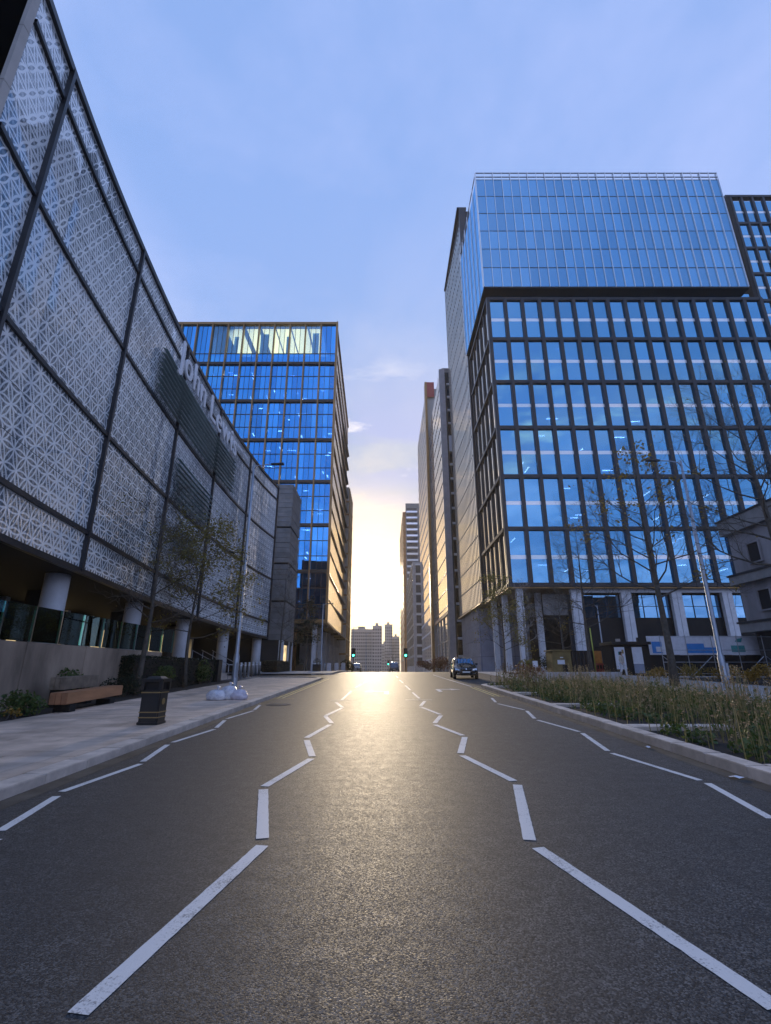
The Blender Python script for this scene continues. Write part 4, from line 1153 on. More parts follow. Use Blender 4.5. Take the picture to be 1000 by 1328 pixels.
# ---- cars
def car(x, y, rz, paint, label, cat, Ln=3.95, W=1.72, H=1.46, van=False, plate=True):
    g = gz(y)
    root = empty('parked_car' if cat == 'car' and y < 60 else ('van' if van else 'car'), (x, y, g), rz, label, cat)
    root.rotation_euler.x = SLOPE if y < 46 else 0
    hw = W/2
    if van:
        ST = [(-Ln/2, .80, .95, .97, .55), (-Ln/2+.12, .96, 1.05, 1.07, .62), (-Ln/2+.75, 1.0, 1.18, 1.22, .80), (-Ln/2+1.35, 1.0, 1.18, H-.06, .80), (-Ln/2+1.8, 1, 1.18, H, .84), (Ln/2-.2, 1, 1.18, H, .84), (Ln/2, .97, 1.15, H-.08, .82)]
    else:
        # y, width factor, belt height, top height, roof width factor
        ST = [(-Ln/2, .74, .60, .62, .62), (-Ln/2+.10, .90, .70, .74, .74), (-Ln/2+.55, .98, .82, .87, .84), (-Ln/2+1.05, 1.0, .89, .95, .86), (-Ln/2+1.75, 1.0, .92, H-.10, .74),
              (-Ln/2+2.15, 1.0, .93, H-.01, .74), (-Ln/2+2.9, 1, .95, H, .74), (Ln/2-.50, .98, .97, H-.08, .72), (Ln/2-.12, .95, .96, 1.06, .78), (Ln/2, .88, .80, .84, .74)]
    def ring(i):
        yy, wf, bz, tz, rf = ST[i]; w = hw*wf; wr = hw*rf
        bot = .24 if 0 < i < len(ST)-1 else .34
        half = [(0, bot), (w*.90, bot), (w, .42), (w, bz-.14), (w*.965, bz), (wr, tz-.05), (wr*.86, tz), (0, tz+.01)]
        return [(a, yy, c) for a, c in half]+[(-a, yy, c) for a, c in reversed(half[1:-1])]
    n = 14
    b = MB(); vs = []
    for i in range(len(ST)): vs += ring(i)
    fs = []
    for i in range(len(ST)-1):
        for j in range(n): fs.append((i*n+j, i*n+(j+1) % n, (i+1)*n+(j+1) % n, (i+1)*n+j))
    fs += [tuple(reversed(range(n))), tuple((len(ST)-1)*n+j for j in range(n))]
    b.add(vs, fs)
    def fin(b_, name, mt, smooth=False, bev=0):
        me = bpy.data.meshes.new(name); me.from_pydata(b_.v, [], b_.f); me.materials.append(mt)
        if smooth: me.polygons.foreach_set('use_smooth', [True]*len(me.polygons))
        bm = bmesh.new(); bm.from_mesh(me); bmesh.ops.recalc_face_normals(bm, faces=bm.faces)
        if bev: bmesh.ops.bevel(bm, geom=list(bm.edges), offset=bev, segments=2, affect='EDGES', clamp_overlap=True)
        bm.to_mesh(me); bm.free(); me.update()
        o = bpy.data.objects.new(name, me); COL.objects.link(o); o.parent = root; return o
    body = fin(b, 'body', paint, True)
    md = body.modifiers.new('sub', 'SUBSURF'); md.levels = 1; md.render_levels = 1
    # windows: quads lifted off the shell
    def gl(i0, i1, ja, jb, name, inset=.12, lift=.012):
        A, B = ring(i0), ring(i1)
        q = [Vector(A[ja]), Vector(A[jb]), Vector(B[jb]), Vector(B[ja])]
        c = sum(q, Vector())/4; nn = (q[1]-q[0]).cross(q[3]-q[0]).normalized()
        if nn.dot(c-Vector((0, 0, .6))) < 0: nn = -nn
        q = [p+(c-p)*inset+nn*lift for p in q]
        fin(MB().add(q+[p-nn*.05 for p in q], [(0, 1, 2, 3), (7, 6, 5, 4), (0, 4, 5, 1), (1, 5, 6, 2), (2, 6, 7, 3), (3, 7, 4, 0)]), name, M['car_glass'])
    wi = 2 if van else 3
    A, B = ring(wi), ring(wi+1)
    q = [Vector(A[6])+Vector((0, .05, .03)), Vector(A[8])+Vector((0, .05, .03)), Vector(B[8])+Vector((0, .0, .0)), Vector(B[6])]
    nn = Vector((0, -.6, .8)); q = [p+nn*.02 for p in q]
    q[0].x *= 1.06; q[1].x *= 1.06
    fin(MB().add(q+[p-nn*.06 for p in q], [(0, 1, 2, 3), (7, 6, 5, 4), (0, 4, 5, 1), (1, 5, 6, 2), (2, 6, 7, 3), (3, 7, 4, 0)]), 'windscreen', M['car_glass'])
    if van: gl(3, 4, 4, 5, 'side_window'); gl(3, 4, 9, 10, 'side_window')
    else:
        for i in (4, 5, 6): gl(i, i+1, 4, 5, 'side_window'); gl(i, i+1, 9, 10, 'side_window')
    # wheels
    for sx_ in (-1, 1):
        for yy in (-Ln/2+.72, Ln/2-.68):
            wb_ = MB(); wb_.tube([(sx_*(hw-.19), yy, .31), (sx_*(hw+.012), yy, .31)], .31, 20)
            w_ = fin(wb_, 'wheel', M['tyre'], False, 0)
            rb = MB(); rb.tube([(sx_*(hw+.013), yy, .31), (sx_*(hw+.022), yy, .31)], .19, 16)
            rm = fin(rb, 'rim', M['steel']); rm.parent = w_
    f = -Ln/2
    for s in (-1, 1):
        b = MB(); b.add([(s*hw*.50, f+.03, .60), (s*hw*.86, f+.14, .61), (s*hw*.88, f+.24, .74), (s*hw*.56, f+.09, .70),
                         (s*hw*.50, f+.10, .60), (s*hw*.86, f+.22, .61), (s*hw*.88, f+.34, .74), (s*hw*.56, f+.2, .70)],
                        [(0, 1, 2, 3), (7, 6, 5, 4), (0, 4, 5, 1), (1, 5, 6, 2), (2, 6, 7, 3), (3, 7, 4, 0)])
        for q_ in range(len(b.v)): b.v[q_] = (b.v[q_][0], b.v[q_][1]-.05, b.v[q_][2])
        fin(b, 'headlight', M['headlight'])
        fin(MB().box(s*hw*.62-.09, s*hw*.62+.09, f+.0, f+.1, .36, .42), 'fog_lamp', M['headlight'])
        mbx = MB(); mbx.box(s*(hw+.03)-.09, s*(hw+.03)+.09, f+1.35, f+1.45, .95, 1.07); fin(mbx, 'mirror', paint, True, .02)
    fin(MB().box(-hw*.42, hw*.42, f-.02, f+.1, .56, .66), 'grille', M['black'])
    fin(MB().box(-hw*.66, hw*.66, f+.0, f+.1, .32, .44), 'air_intake', M['black'])
    fin(MB().box(-.26, .26, f-.045, f-.022, .44, .55), 'number_plate', M['plate'])
    fin(MB().tube([(0, f-.03, .68), (0, f-.05, .69)], .045, 12), 'badge', M['chrome'])
    return root
car(5.75, 37.6, radians(-3), M['car_black'], 'black hatchback parked facing the camera past the right planting bed', 'car')
car(1.75, 104, 0, M['car_blue'], 'blue van coming over the brow in mid street', 'van', 4.6, 1.9, 2.0, True)
car(-5.3, 92, 0, M['car_grey'], 'slate car beyond the left traffic light', 'car', 4.2, 1.8, 1.5)
def small_signal(): pass

# ---- litter bin
def litter_bin():
    x, y = -5.28, 11.85; g = gz(y)+.12
    t = empty('litter_bin', (x, y, g), label='square black litter bin with gold bands on the left footway', cat='litter bin')
    w = .255
    b = MB().box(x-w, x+w, y-w, y+w, g+.02, g+.88); b.build('body', M['bin_black'], t, bevel=.03)
    b = MB().box(x-w-.02, x+w+.02, y-w-.02, y+w+.02, g, g+.07); b.build('plinth', M['bin_black'], t, bevel=.012)
    for s in (-1, 1):
        for q in (-1, 1): piece('corner_post', M['bin_black'], t, x+s*.24-.045, x+s*.24+.045, y+q*.24-.045, y+q*.24+.045, g+.87, g+1.08)
    piece('slot_back', M['black'], t, x-.2, x+.2, y-.2, y+.2, g+.87, g+1.07)
    b = MB().box(x-w-.05, x+w+.05, y-w-.05, y+w+.05, g+1.08, g+1.17); b.build('lid', M['bin_black'], t, bevel=.025)
    b = MB(); b.add([(x-.22, y-.22, g+1.165), (x+.22, y-.22, g+1.165), (x+.22, y+.22, g+1.165), (x-.22, y+.22, g+1.165), (x-.14, y-.14, g+1.23), (x+.14, y-.14, g+1.23), (x+.14, y+.14, g+1.23), (x-.14, y+.14, g+1.23)],
                    [(0, 3, 2, 1), (4, 5, 6, 7), (0, 1, 5, 4), (1, 2, 6, 5), (2, 3, 7, 6), (3, 0, 4, 7)]); b.build('ashtray_cap', M['bin_black'], t)
    for z in (.17, .30, .80):
        for (xa, xb, ya, yb) in ((x-w-.006, x+w+.006, y-w-.006, y-w+.004), (x-w-.006, x+w+.006, y+w-.004, y+w+.006), (x-w-.006, x-w+.004, y-w+.004, y+w-.004), (x+w-.004, x+w+.006, y-w+.004, y+w-.004)):
            piece('gold_band', M['gold_band'], t, xa, xb, ya, yb, g+z, g+z+.026)
    b = MB(); b.tube([(x+w, y-.02, g+.58), (x+w+.012, y-.02, g+.58)], .085, 16); b.build('crest', M['gold_band'], t)
    piece('door_seam', M['black'], t, x+w-.002, x+w+.004, y-.24, y-.235, g+.1, g+.78)
    t.scale = (.84, .84, .83)
    return t
litter_bin()

# ---- rubbish bags
def bag(x, y, rx_, ry_, rz_, mt, label, seed):
    rnd = random.Random(seed); g = gz(y)+.12
    me = bpy.data.meshes.new('rubbish_bag'); bm = bmesh.new(); bmesh.ops.create_icosphere(bm, subdivisions=4, radius=1)
    ph = [(rnd.uniform(-1, 1), rnd.uniform(-1, 1), rnd.uniform(-1, 1), rnd.uniform(3, 16), rnd.uniform(0, 6)) for _ in range(22)]
    for v in bm.verts:
        n_ = v.co.normalized(); s = 0
        for a, b_, c, fq, p in ph: s += abs(sin(fq*(a*n_.x+b_*n_.y+c*n_.z)+p))*(.42/fq**.4)*.36
        r = .82+s*.42
        z = n_.z*rz_*r
        v.co = Vector((n_.x*rx_*r, n_.y*ry_*r, z if z > -.62*rz_ else -.62*rz_))
    bm.to_mesh(me); bm.free(); me.materials.append(mt)
    me.polygons.foreach_set('use_smooth', [True]*len(me.polygons))
    o = bpy.data.objects.new('rubbish_bag', me); COL.objects.link(o); o.location = (x, y, g+.62*rz_)
    tag(o, label, 'rubbish bag', 'rubbish bags by the lamp post')
    k = MB(); top = rz_*.95
    k.tube([(x, y, g+.62*rz_+top), (x+.02, y, g+.62*rz_+top+.06), (x+.06, y-.02, g+.62*rz_+top+.15)], [.05, .025, .07], 8)
    k.build('knot', mt, o, smooth=True)
bag(-5.88, 18.0, .30, .26, .19, M['bag_white'], 'leftmost crumpled white rubbish bag at the foot of the lamp post', 3)
bag(-5.52, 18.2, .26, .25, .26, M['bag_white'], 'middle white rubbish bag, tallest of the heap by the lamp post', 8)
bag(-5.16, 18.15, .27, .23, .19, M['bag_lilac'], 'lilac-tinted rubbish bag on the kerb side of the heap', 12)

# ---- timber benches
def bench(x0, y0, x1, y1, zb, h, mt, label):
    g = gz((y0+y1)/2)+.12
    t = empty('timber_bench', ((x0+x1)/2, (y0+y1)/2, g), label=label, cat='bench', group='timber block benches along the retaining wall')
    d = Vector((x1-x0, y1-y0, 0)).normalized(); nn = Vector((-d.y, d.x, 0))
    for k in range(3):
        o = nn*(.0+k*.155)
        b = MB(); b.bar(Vector((x0, y0, g+zb+h/2))+o, Vector((x1, y1, g+zb+h/2+.026*(y1-y0)))+o, .145, h); b.build('beam', mt, t, bevel=.012)
    for f in (.12, .82):
        c = Vector((x0, y0, g))+d*((Vector((x1-x0, y1-y0, 0))).length*f)+nn*.155
        b = MB().box(c.x-.22, c.x+.22, c.y-.14, c.y+.14, g-.06, g+zb-.004); b.build('support', M['black'], t)
bench(-8.62, 13.9, -8.95, 17.4, .17, .30, M['timber'], 'orange-brown timber bench at the footway edge near the litter bin')
bench(-9.75, 15.5, -9.82, 17.4, .46, .36, M['timber_pale'], 'weathered grey-brown timber bench against the retaining wall')

# ---- plants ------------------------------------------------------
def leafball(b, rnd, c, rx_, ry_, rz_, n_, size, shell=.55):
    for _ in range(n_):
        while True:
            p = Vector((rnd.uniform(-1, 1), rnd.uniform(-1, 1), rnd.uniform(-1, 1)))
            if p.length < 1: break
        if rnd.random() < shell and p.length > 0: p = p.normalized()*rnd.uniform(.7, 1)
        p = Vector((c[0]+p.x*rx_, c[1]+p.y*ry_, c[2]+p.z*rz_))
        leaf(b, rnd, p, size*rnd.uniform(.6, 1.35))
def leaf(b, rnd, p, s):
    d = Vector((rnd.gauss(0, 1), rnd.gauss(0, 1), rnd.gauss(0, .8))).normalized()
    e = d.cross(Vector((rnd.gauss(0, 1), rnd.gauss(0, 1), rnd.gauss(0, 1)))).normalized()
    b.quad(p-d*s*.5, p+e*s*.28, p+d*s*.5, p-e*s*.28)
def shrub(name, x, y, r, h, mt, n_, size, label, cat='shrub', group=None, seed=1, z=None, lumps=6):
    rnd = random.Random(seed); g = (gz(y)+.1) if z is None else z
    t = empty(name, (x, y, g), label=label, cat=cat, group=group)
    st = MB(); b = MB()
    for k in range(lumps):
        a = rnd.uniform(0, 2*pi); q = r*rnd.uniform(.15, .62)
        c = Vector((x+q*cos(a), y+q*sin(a), g+h*rnd.uniform(.35, .72)))
        st.tube([(x+.1*cos(a), y+.1*sin(a), g), tuple((Vector((x, y, g))+c)/2+Vector((0, 0, .03))), tuple(c)], [.022, .016, .008], 5)
        leafball(b, rnd, c, r*.55, r*.55, h*.34, n_//lumps, size)
    st.build('stems', M['bark'], t); b.build('foliage', mt, t)
    return t
shrub('shrub', -9.45, 13.5, .62, .75, M['leaf_green'], 900, .10, 'low leafy green shrub with a few orange leaves at the foot of the wall', seed=2)
sf = shrub('shrub', -9.1, 12.75, .2, .3, M['leaf_gold'], 60, .09, 'tiny orange-leaved plant at the near end of the planting strip', seed=5, lumps=3)
shrub('shrub', -10.35, 17.0, .75, 1.15, M['leaf_green'], 1100, .11, 'yellow-green shrub behind the weathered bench', seed=3)
shrub('shrub', -10.0, 19.6, .8, .8, M['leaf_dark'], 900, .10, 'dark shrub just past the benches beside a tree trunk', seed=7)
shrub('shrub', -9.95, 22.6, .75, 1.15, M['leaf_green'], 1100, .11, 'bright green shrub behind the litter bin', seed=9)
shrub('shrub', -9.95, 27.8, .85, 1.35, M['leaf_green'], 1300, .12, 'round green shrub in front of the clipped hedge', seed=10)
def hedge(x0, x1, y0, y1, h, label, n_, seed=4):
    rnd = random.Random(seed); g = gz((y0+y1)/2)+.1
    t = empty('hedge', ((x0+x1)/2, (y0+y1)/2, g), label=label, cat='hedge')
    b = MB()
    for _ in range(n_):
        u = rnd.random()
        p = Vector((rnd.uniform(x0, x1), rnd.uniform(y0, y1), g+h*rnd.random()))
        f = rnd.randrange(4)
        if f == 0: p.z = g+h+rnd.gauss(0, .03)
        elif f == 1: p.x = x1+rnd.gauss(0, .04)
        elif f == 2: p.y = y0+rnd.gauss(0, .04)
        else: p.y = y1+rnd.gauss(0, .04)
        leaf(b, rnd, p, .085)
    b.build('foliage', M['leaf_dark'], t)
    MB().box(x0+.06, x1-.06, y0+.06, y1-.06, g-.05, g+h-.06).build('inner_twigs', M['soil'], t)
hedge(-10.7, -10.15, 20.5, 30.4, 1.35, 'long dark clipped hedge between the wall and the steps', 6000)
MB().box(-10.75, -10.0, 30.45, 31.1, gz(31), gz(31)+1.35).build('wall_pier', M['dark_steel'])
tag(bpy.data.objects['wall_pier'], 'dark slate pier at the end of the clipped hedge', 'pier')
hedge(-11.5, -10.0, 47, 53, 1.0, 'low dark hedge in front of the slatted block', 2200, 6)
shrub('shrub', -6.4, 84, 1.4, 1.8, M['leaf_dark'], 500, .3, 'dark shrub beside the left traffic light', seed=31)
shrub('shrub', 7.4, 70, 1.5, 1.9, M['leaf_russet'], 900, .22, 'russet shrub left of the dark shrub across the junction', seed=32, lumps=8)
shrub('shrub', 5.6, 72, 1.3, 1.5, M['leaf_russet'], 700, .22, 'russet shrub right of the right-hand traffic light', seed=33)
shrub('shrub', 9.6, 68, 1.4, 1.3, M['leaf_dark'], 600, .22, 'dark green shrub behind the parked hatchback', seed=34)
strip_b = None
# planters, bin and other small things under the bronze office
def planter_pot(x, y, label):
    g = gz(y)+.1; t = empty('planter', (x, y, g), label=label, cat='planter')
    MB().box(x-.4, x+.4, y-.4, y+.4, g, g+.7).build('box', M['black'], t, bevel=.02)
    rnd = random.Random(int(x*7+y)); b = MB(); leafball(b, rnd, (x, y, g+.95), .45, .45, .4, 160, .13); b.build('foliage', M['leaf_dark'], t)
planter_pot(-9.7, 57.5, 'black planter box by the slatted block corner')
planter_pot(-7.3, 54.0, 'small black planter by the slim lamp post')
for i, (x, y) in enumerate(((-8.6, 62), (-8.5, 64.5), (-8.4, 67), (-8.3, 69.5))):
    bollard(x, y, 'pale bollard under the bronze office, %s' % ['nearest of its row', 'second from the near end', 'third from the near end', 'farthest of its row'][i], 'pale bollards under the bronze office')
for i, x in enumerate((-8.2, -7.2, -6.3)):
    g = gz(74); t = empty('stone_block', (x, 74+i, g+.1), label='pale stone block seat under the bronze office, %s' % ['left of three', 'middle of three', 'right of three'][i], cat='stone block', group='pale stone blocks under the bronze office')
    MB().box(x-.3, x+.3, 73.7+i, 74.3+i, g+.1, g+1.25).build('block', M['pale_stone'], t, bevel=.03)

# yellow shrubs right
for i, (x, y, r, h, lb) in enumerate(((17.7, 33.2, .75, .8, 'small yellow shrub left of the dark tree trunk on the right'), (19.3, 31.9, .95, 1.1, 'olive-yellow mound shrub just right of the tree trunk'),
        (20.2, 30.6, .95, 1.05, 'golden shrub left of the right-hand lamp post'), (19.7, 27.6, .5, .9, 'narrow yellow shrub just right of the lamp post base'), (20.8, 27.6, .85, 1.1, 'bright yellow shrub at the right edge beside the fence'))):
    shrub('shrub', x, y, r, h, M['leaf_gold'] if i != 1 else M['leaf_yellow'], 600, .12, lb, seed=40+i, z=gz(y)+.1)

# trees -----------------------------------------------------------
def tree(x, y, h, seed, label, mt_bark='bark', leaves=0, leaf_m='leaf_olive', lean=(0, 0), crown0=.28, spread=.42, r0=.10, lsize=.13, depth=4, leaf_top=False, group='street trees', base=.1, dens=1.0):
    rnd = random.Random(seed); g = gz(y)+base
    t = empty('street_tree', (x, y, g), label=label, cat='tree', group=group)
    trunk = MB(); br = MB(); tips = []
    n = 9; P = []; Rr = []
    wx, wy = rnd.uniform(-.12, .12), rnd.uniform(-.12, .12)
    for i in range(n+1):
        f = i/n
        P.append(Vector((x+lean[0]*f*f*h+wx*sin(f*5+seed), y+lean[1]*f*f*h+wy*sin(f*4+1), g+h*f*.96)))
        Rr.append(r0*(1-f*.93)*(1.25 if i == 0 else 1))
    trunk.tube([tuple(p) for p in P], Rr, 9)
    trunk.build('trunk', M[mt_bark], t, smooth=True)
    def at(f):
        k = min(int(f*n), n-1); u = f*n-k; return P[k].lerp(P[k+1], u), Rr[k]*(1-u)+Rr[k+1]*u
    def grow(p, d, L_, r, lv):
        k = 4 if lv < 3 else 3; pts = [p]; rr = [r]; q = p.copy(); dd = d.copy()
        for i in range(k):
            dd = (dd+Vector((rnd.gauss(0, .16), rnd.gauss(0, .16), rnd.gauss(.06, .12)))).normalized()
            q = q+dd*(L_/k); pts.append(q.copy()); rr.append(max(r*(1-(i+1)/k*.72), .0035))
        br.tube([tuple(a) for a in pts], rr, 5 if lv < 2 else 3, cap=False)
        if lv >= 2: tips.extend(pts[1:])
        if lv >= depth: return
        for _ in range(max(1, int(round((5 if lv == 1 else (4 if lv == 2 else 3))*dens)))):
            f = rnd.uniform(.25, 1); i = min(int(f*k), k-1)
            pp = pts[i].lerp(pts[i+1], f*k-i)
            ax = (pts[i+1]-pts[i]).normalized()
            sd = ax.cross(Vector((rnd.gauss(0, 1), rnd.gauss(0, 1), rnd.gauss(0, 1)))).normalized()
            nd_ = (ax*.75+sd*rnd.uniform(.5, 1.0)+Vector((0, 0, .10))).normalized()
            grow(pp, nd_, L_*rnd.uniform(.42, .66), max(r*.45, .005), lv+1)
    nb = int(20*dens)
    for i in range(nb):
        f = crown0+(.97-crown0)*(i+rnd.random()*.6)/nb
        p, r = at(min(f, .985)); a = i*2.4+rnd.uniform(-.5, .5)
        up = .25+.9*(f-crown0)
        d = Vector((cos(a), sin(a), up)).normalized()
        L_ = h*spread*(1-.62*((f-crown0)/(1-crown0)))*rnd.uniform(.7, 1.1)
        grow(p, d, L_, max(r*.42, .012), 1)
    br.build('branches', M[mt_bark], t)
    if leaves and tips:
        b = MB()
        cs = [rnd.choice(tips) for _ in range(max(6, leaves//22))]
        if leaf_top: cs = [c for c in cs if c.z > g+h*.5] or cs
        for _ in range(leaves):
            c = rnd.choice(cs) if rnd.random() < .8 else rnd.choice(tips)
            leaf(b, rnd, c+Vector((rnd.gauss(0, .22), rnd.gauss(0, .22), rnd.gauss(0, .18))), lsize*rnd.uniform(.6, 1.3))
        b.build('foliage', M[leaf_m], t)
    return t
tree(-9.75, 20.3, 8.2, 21, 'nearly bare tree in the planting strip beside the benches', leaves=160, lsize=.11, spread=.34, r0=.12, crown0=.34, mt_bark='bark')
tree(-9.8, 25.2, 8.0, 22, 'leafy olive-brown tree between the bare tree and the left lamp post', leaves=5200, lsize=.15, spread=.44, r0=.10, crown0=.30, leaf_m='leaf_olive')
tree(-10.1, 48.5, 10.5, 23, 'bare tree in front of the slatted block', spread=.30, r0=.11, crown0=.25)
tree(-9.6, 61.5, 8.5, 24, 'dark leafy tree beside the slatted block and slim lamp post', leaves=1800, leaf_m='leaf_dark', lsize=.22, spread=.22, r0=.10, crown0=.35)
tree(15.2, 37.5, 11.5, 25, 'bare tree on the path beside the person', spread=.36, r0=.15, crown0=.30, dens=1.15)
tree(14.75, 26.3, 12.8, 26, 'tall dark-trunked tree with scattered yellow leaves left of the right lamp post', leaves=800, leaf_m='leaf_yellow', lsize=.20, spread=.36, r0=.20, crown0=.36, lean=(-.01, 0), dens=1.1)
tree(17.6, 21.0, 14.5, 27, 'large bare tree leaning in at the right edge', leaves=120, leaf_m='leaf_yellow', lsize=.14, spread=.33, r0=.23, crown0=.34, lean=(-.05, .0), dens=1.15)
tree(10.9, 46.5, 8.6, 28, 'leafy olive tree in front of the blue-grey stone core', leaves=3000, leaf_m='leaf_olive', lsize=.17, spread=.34, r0=.10, crown0=.22, mt_bark='bark')
tree(14.0, 50.0, 9.0, 29, 'pale-barked bare tree near the corner columns', mt_bark='bark_pale', spread=.26, r0=.16, crown0=.3)
tree(18.4, 52.0, 8.0, 30, 'grey bare tree in front of the stair screen', mt_bark='bark', leaves=160, leaf_m='leaf_yellow', spread=.34, r0=.13, crown0=.3, lsize=.2)
tree(2.6, 190, 12, 35, 'far bare tree in front of the pale towers', spread=.4, r0=.2, crown0=.2, depth=3)

# planting in the right bed: dry stalks, grasses and low leaves
def bed_planting():
    rnd = random.Random(77)
    stalk = MB(); low = MB(); fuzz = MB()
    def dens_pt():
        y = rnd.uniform(3.5, 27.6); x = rnd.uniform(RK+.45, 11.5); return x, y
    for _ in range(3400):
        x, y = dens_pt()
        if any(abs(y-(ya+.2)) < .3 and x < 7.4 for ya in (7.1, 11.2, 16.1, 21.0, 25.4)): continue
        if x < 5.9 and rnd.random() < .55: continue
        g = gz(y)+.07
        h = rnd.uniform(.3, .95)*(1.0 if y > 10 else .9)
        if rnd.random() < .12: h *= 1.25
        lx, ly = rnd.gauss(0, .10)*h, rnd.gauss(0, .10)*h
        w = rnd.uniform(.004, .010)
        a = rnd.uniform(0, pi); dx, dy = cos(a)*w, sin(a)*w
        m = (x+lx*.4, y+ly*.4, g+h*.55); e = (x+lx, y+ly, g+h)
        for (ux, uy) in ((dx, dy), (-dy, dx)):
            stalk.add([(x-ux, y-uy, g), (x+ux, y+uy, g), (m[0]+ux*.8, m[1]+uy*.8, m[2]), (m[0]-ux*.8, m[1]-uy*.8, m[2]), (e[0], e[1], e[2])], [(0, 1, 2, 3), (3, 2, 4)])
        if rnd.random() < .55:
            for k in range(rnd.randrange(3, 7)): leaf(fuzz, rnd, Vector((e[0]+rnd.gauss(0, .02), e[1]+rnd.gauss(0, .02), e[2]-k*.035)), .045)
        for k in range(rnd.randrange(1, 4)):
            f = rnd.uniform(.1, .7); leaf(low, rnd, Vector((x+lx*f+rnd.gauss(0, .03), y+ly*f+rnd.gauss(0, .03), g+h*f)), rnd.uniform(.06, .14))
    for _ in range(260):
        x, y = dens_pt()
        if any(abs(y-(ya+.2)) < .45 and x < 7.6 for ya in (7.1, 11.2, 16.1, 21.0, 25.4)) or x < 5.7: continue
        leafball(low, rnd, (x, y, gz(y)+.16), .26, .26, .15, 60, .10)
    stalk.build('dry_stalks', M['straw_green'], None); fuzz.build('seed_heads', M['straw'], None); low.build('ground_cover', M['leaf_green'], None)
    for nme, lb, ct in (('dry_stalks', 'tall dry stems standing all over the right planting bed', 'dry stems'), ('seed_heads', 'straw-coloured seed heads on the stems of the right bed', 'seed heads'),
                        ('ground_cover', 'low dark leaves covering the soil of the right bed', 'ground cover')):
        tag(bpy.data.objects[nme], lb, ct, None, 'stuff')
    # grass tufts along the back edge
    gr = MB()
    for _ in range(420):
        x = rnd.uniform(9.6, 11.5); y = rnd.uniform(10, 27.5); g = gz(y)+.07
        for k in range(9):
            a = rnd.uniform(0, 2*pi); h = rnd.uniform(.25, .6); r = rnd.uniform(.08, .3)
            gr.add([(x+.008*sin(a), y-.008*cos(a), g), (x-.008*sin(a), y+.008*cos(a), g), (x+cos(a)*r, y+sin(a)*r, g+h)], [(0, 1, 2)])
    gr.build('grass_tufts', M['leaf_green'], None); tag(bpy.data.objects['grass_tufts'], 'green grass tufts along the path side of the right bed', 'grass', None, 'stuff')
bed_planting()
# taller clumps one can pick out
def stalk_clump(x, y, n_, h, label, seed, mt='straw', spread=.3):
    rnd = random.Random(seed); g = gz(y)+.07
    t = empty('stalk_clump', (x, y, g), label=label, cat='tall plant', group='clumps of tall dry stems in the right bed')
    b = MB(); f = MB()
    for _ in range(n_):
        a = rnd.uniform(0, 2*pi); q = spread*sqrt(rnd.random()); bx, by = x+q*cos(a), y+q*sin(a)
        hh = h*rnd.uniform(.75, 1.1); ex, ey = bx+rnd.gauss(0, .07), by+rnd.gauss(0, .07)
        b.tube([(bx, by, g), ((bx+ex)/2+rnd.gauss(0, .012), (by+ey)/2, g+hh*.5), (ex, ey, g+hh)], [.011, .009, .006], 5)
        for k in range(12): leaf(f, rnd, Vector((ex+rnd.gauss(0, .025), ey+rnd.gauss(0, .025), g+hh-k*.022)), .05)
        for k in range(5):
            u = rnd.uniform(.15, .7); leaf(f, rnd, Vector((bx+(ex-bx)*u+rnd.gauss(0, .03), by+(ey-by)*u+rnd.gauss(0, .03), g+hh*u)), .09)
    b.build('stems', M['straw_green'], t); f.build('seed_heads', M[mt], t)
stalk_clump(6.2, 7.9, 6, 1.15, 'sparse clump of yellow-green stems by the second concrete strip of the bed', 1)
stalk_clump(7.2, 8.8, 9, 1.2, 'clump of tall green stems left of the nearest concrete strip', 2)
stalk_clump(7.9, 9.9, 12, 1.25, 'dense clump of straw-topped stems in mid bed', 3)
stalk_clump(6.7, 10.4, 7, 1.1, 'thin clump of stems near the kerb in mid bed', 4)
stalk_clump(8.6, 12.6, 14, 1.25, 'broad clump of pale seed heads in front of the person', 5)
stalk_clump(6.6, 13.4, 10, 1.05, 'clump of stems near the kerb just past mid bed', 6)
stalk_clump(7.3, 19.0, 18, 1.15, 'straw-coloured clump towards the far end of the bed', 7, spread=.5)
stalk_clump(6.6, 23.2, 22, 1.15, 'reddish-tan clump at the far end of the bed', 8, 'leaf_russet', .6)
stalk_clump(6.3, 26.3, 22, 1.1, 'russet clump at the end of the bed beside the parked hatchback', 9, 'leaf_russet', .7)
shrub('shrub', 9.6, 7.9, .7, .9, M['leaf_yellow'], 700, .09, 'yellowing shrub at the right edge of the planting bed', seed=61, z=gz(8)+.05)
shrub('shrub', 7.2, 6.2, .6, .55, M['leaf_dark'], 600, .09, 'dark low shrub at the near end of the planting bed', seed=62, z=gz(6)+.05)
shrub('shrub', 9.3, 33.5, 1.0, 1.1, M['leaf_russet'], 700, .13, 'russet shrub behind the bed beside the car', seed=63, z=gz(33))
shrub('shrub', 14.2, 44.5, 1.2, 1.7, M['leaf_dark'], 700, .16, 'dark shrub left of the olive timber cabin', seed=64, z=gz(44))
shrub('shrub', 12.2, 43.5, 1.0, 1.3, M['leaf_olive'], 600, .15, 'olive shrub left of the dark shrub by the cabin', seed=65, z=gz(43))

# litter on the road edge
for i, (x, y, r, lb) in enumerate(((4.75, 7.35, .13, 'white paper scrap on the road beside the right kerb, nearer one'), (4.72, 9.6, .07, 'small white scrap by the right kerb, farther one'))):
    b = MB(); g = gz(y)+.006; rnd = random.Random(i)
    vs = [(x+r*(.5+.5*rnd.random())*1.0*cos(a), y+r*(.4+.5*rnd.random())*sin(a)*.6, g+rnd.uniform(0, .03)) for a in np.linspace(0, 2*pi, 9)[:-1]]
    b.add(vs+[(x, y, g+.035)], [(k, (k+1) % 8, 8) for k in range(8)])
    o = b.build('paper_scrap', M['white_panel'])
    tag(o, lb, 'litter')

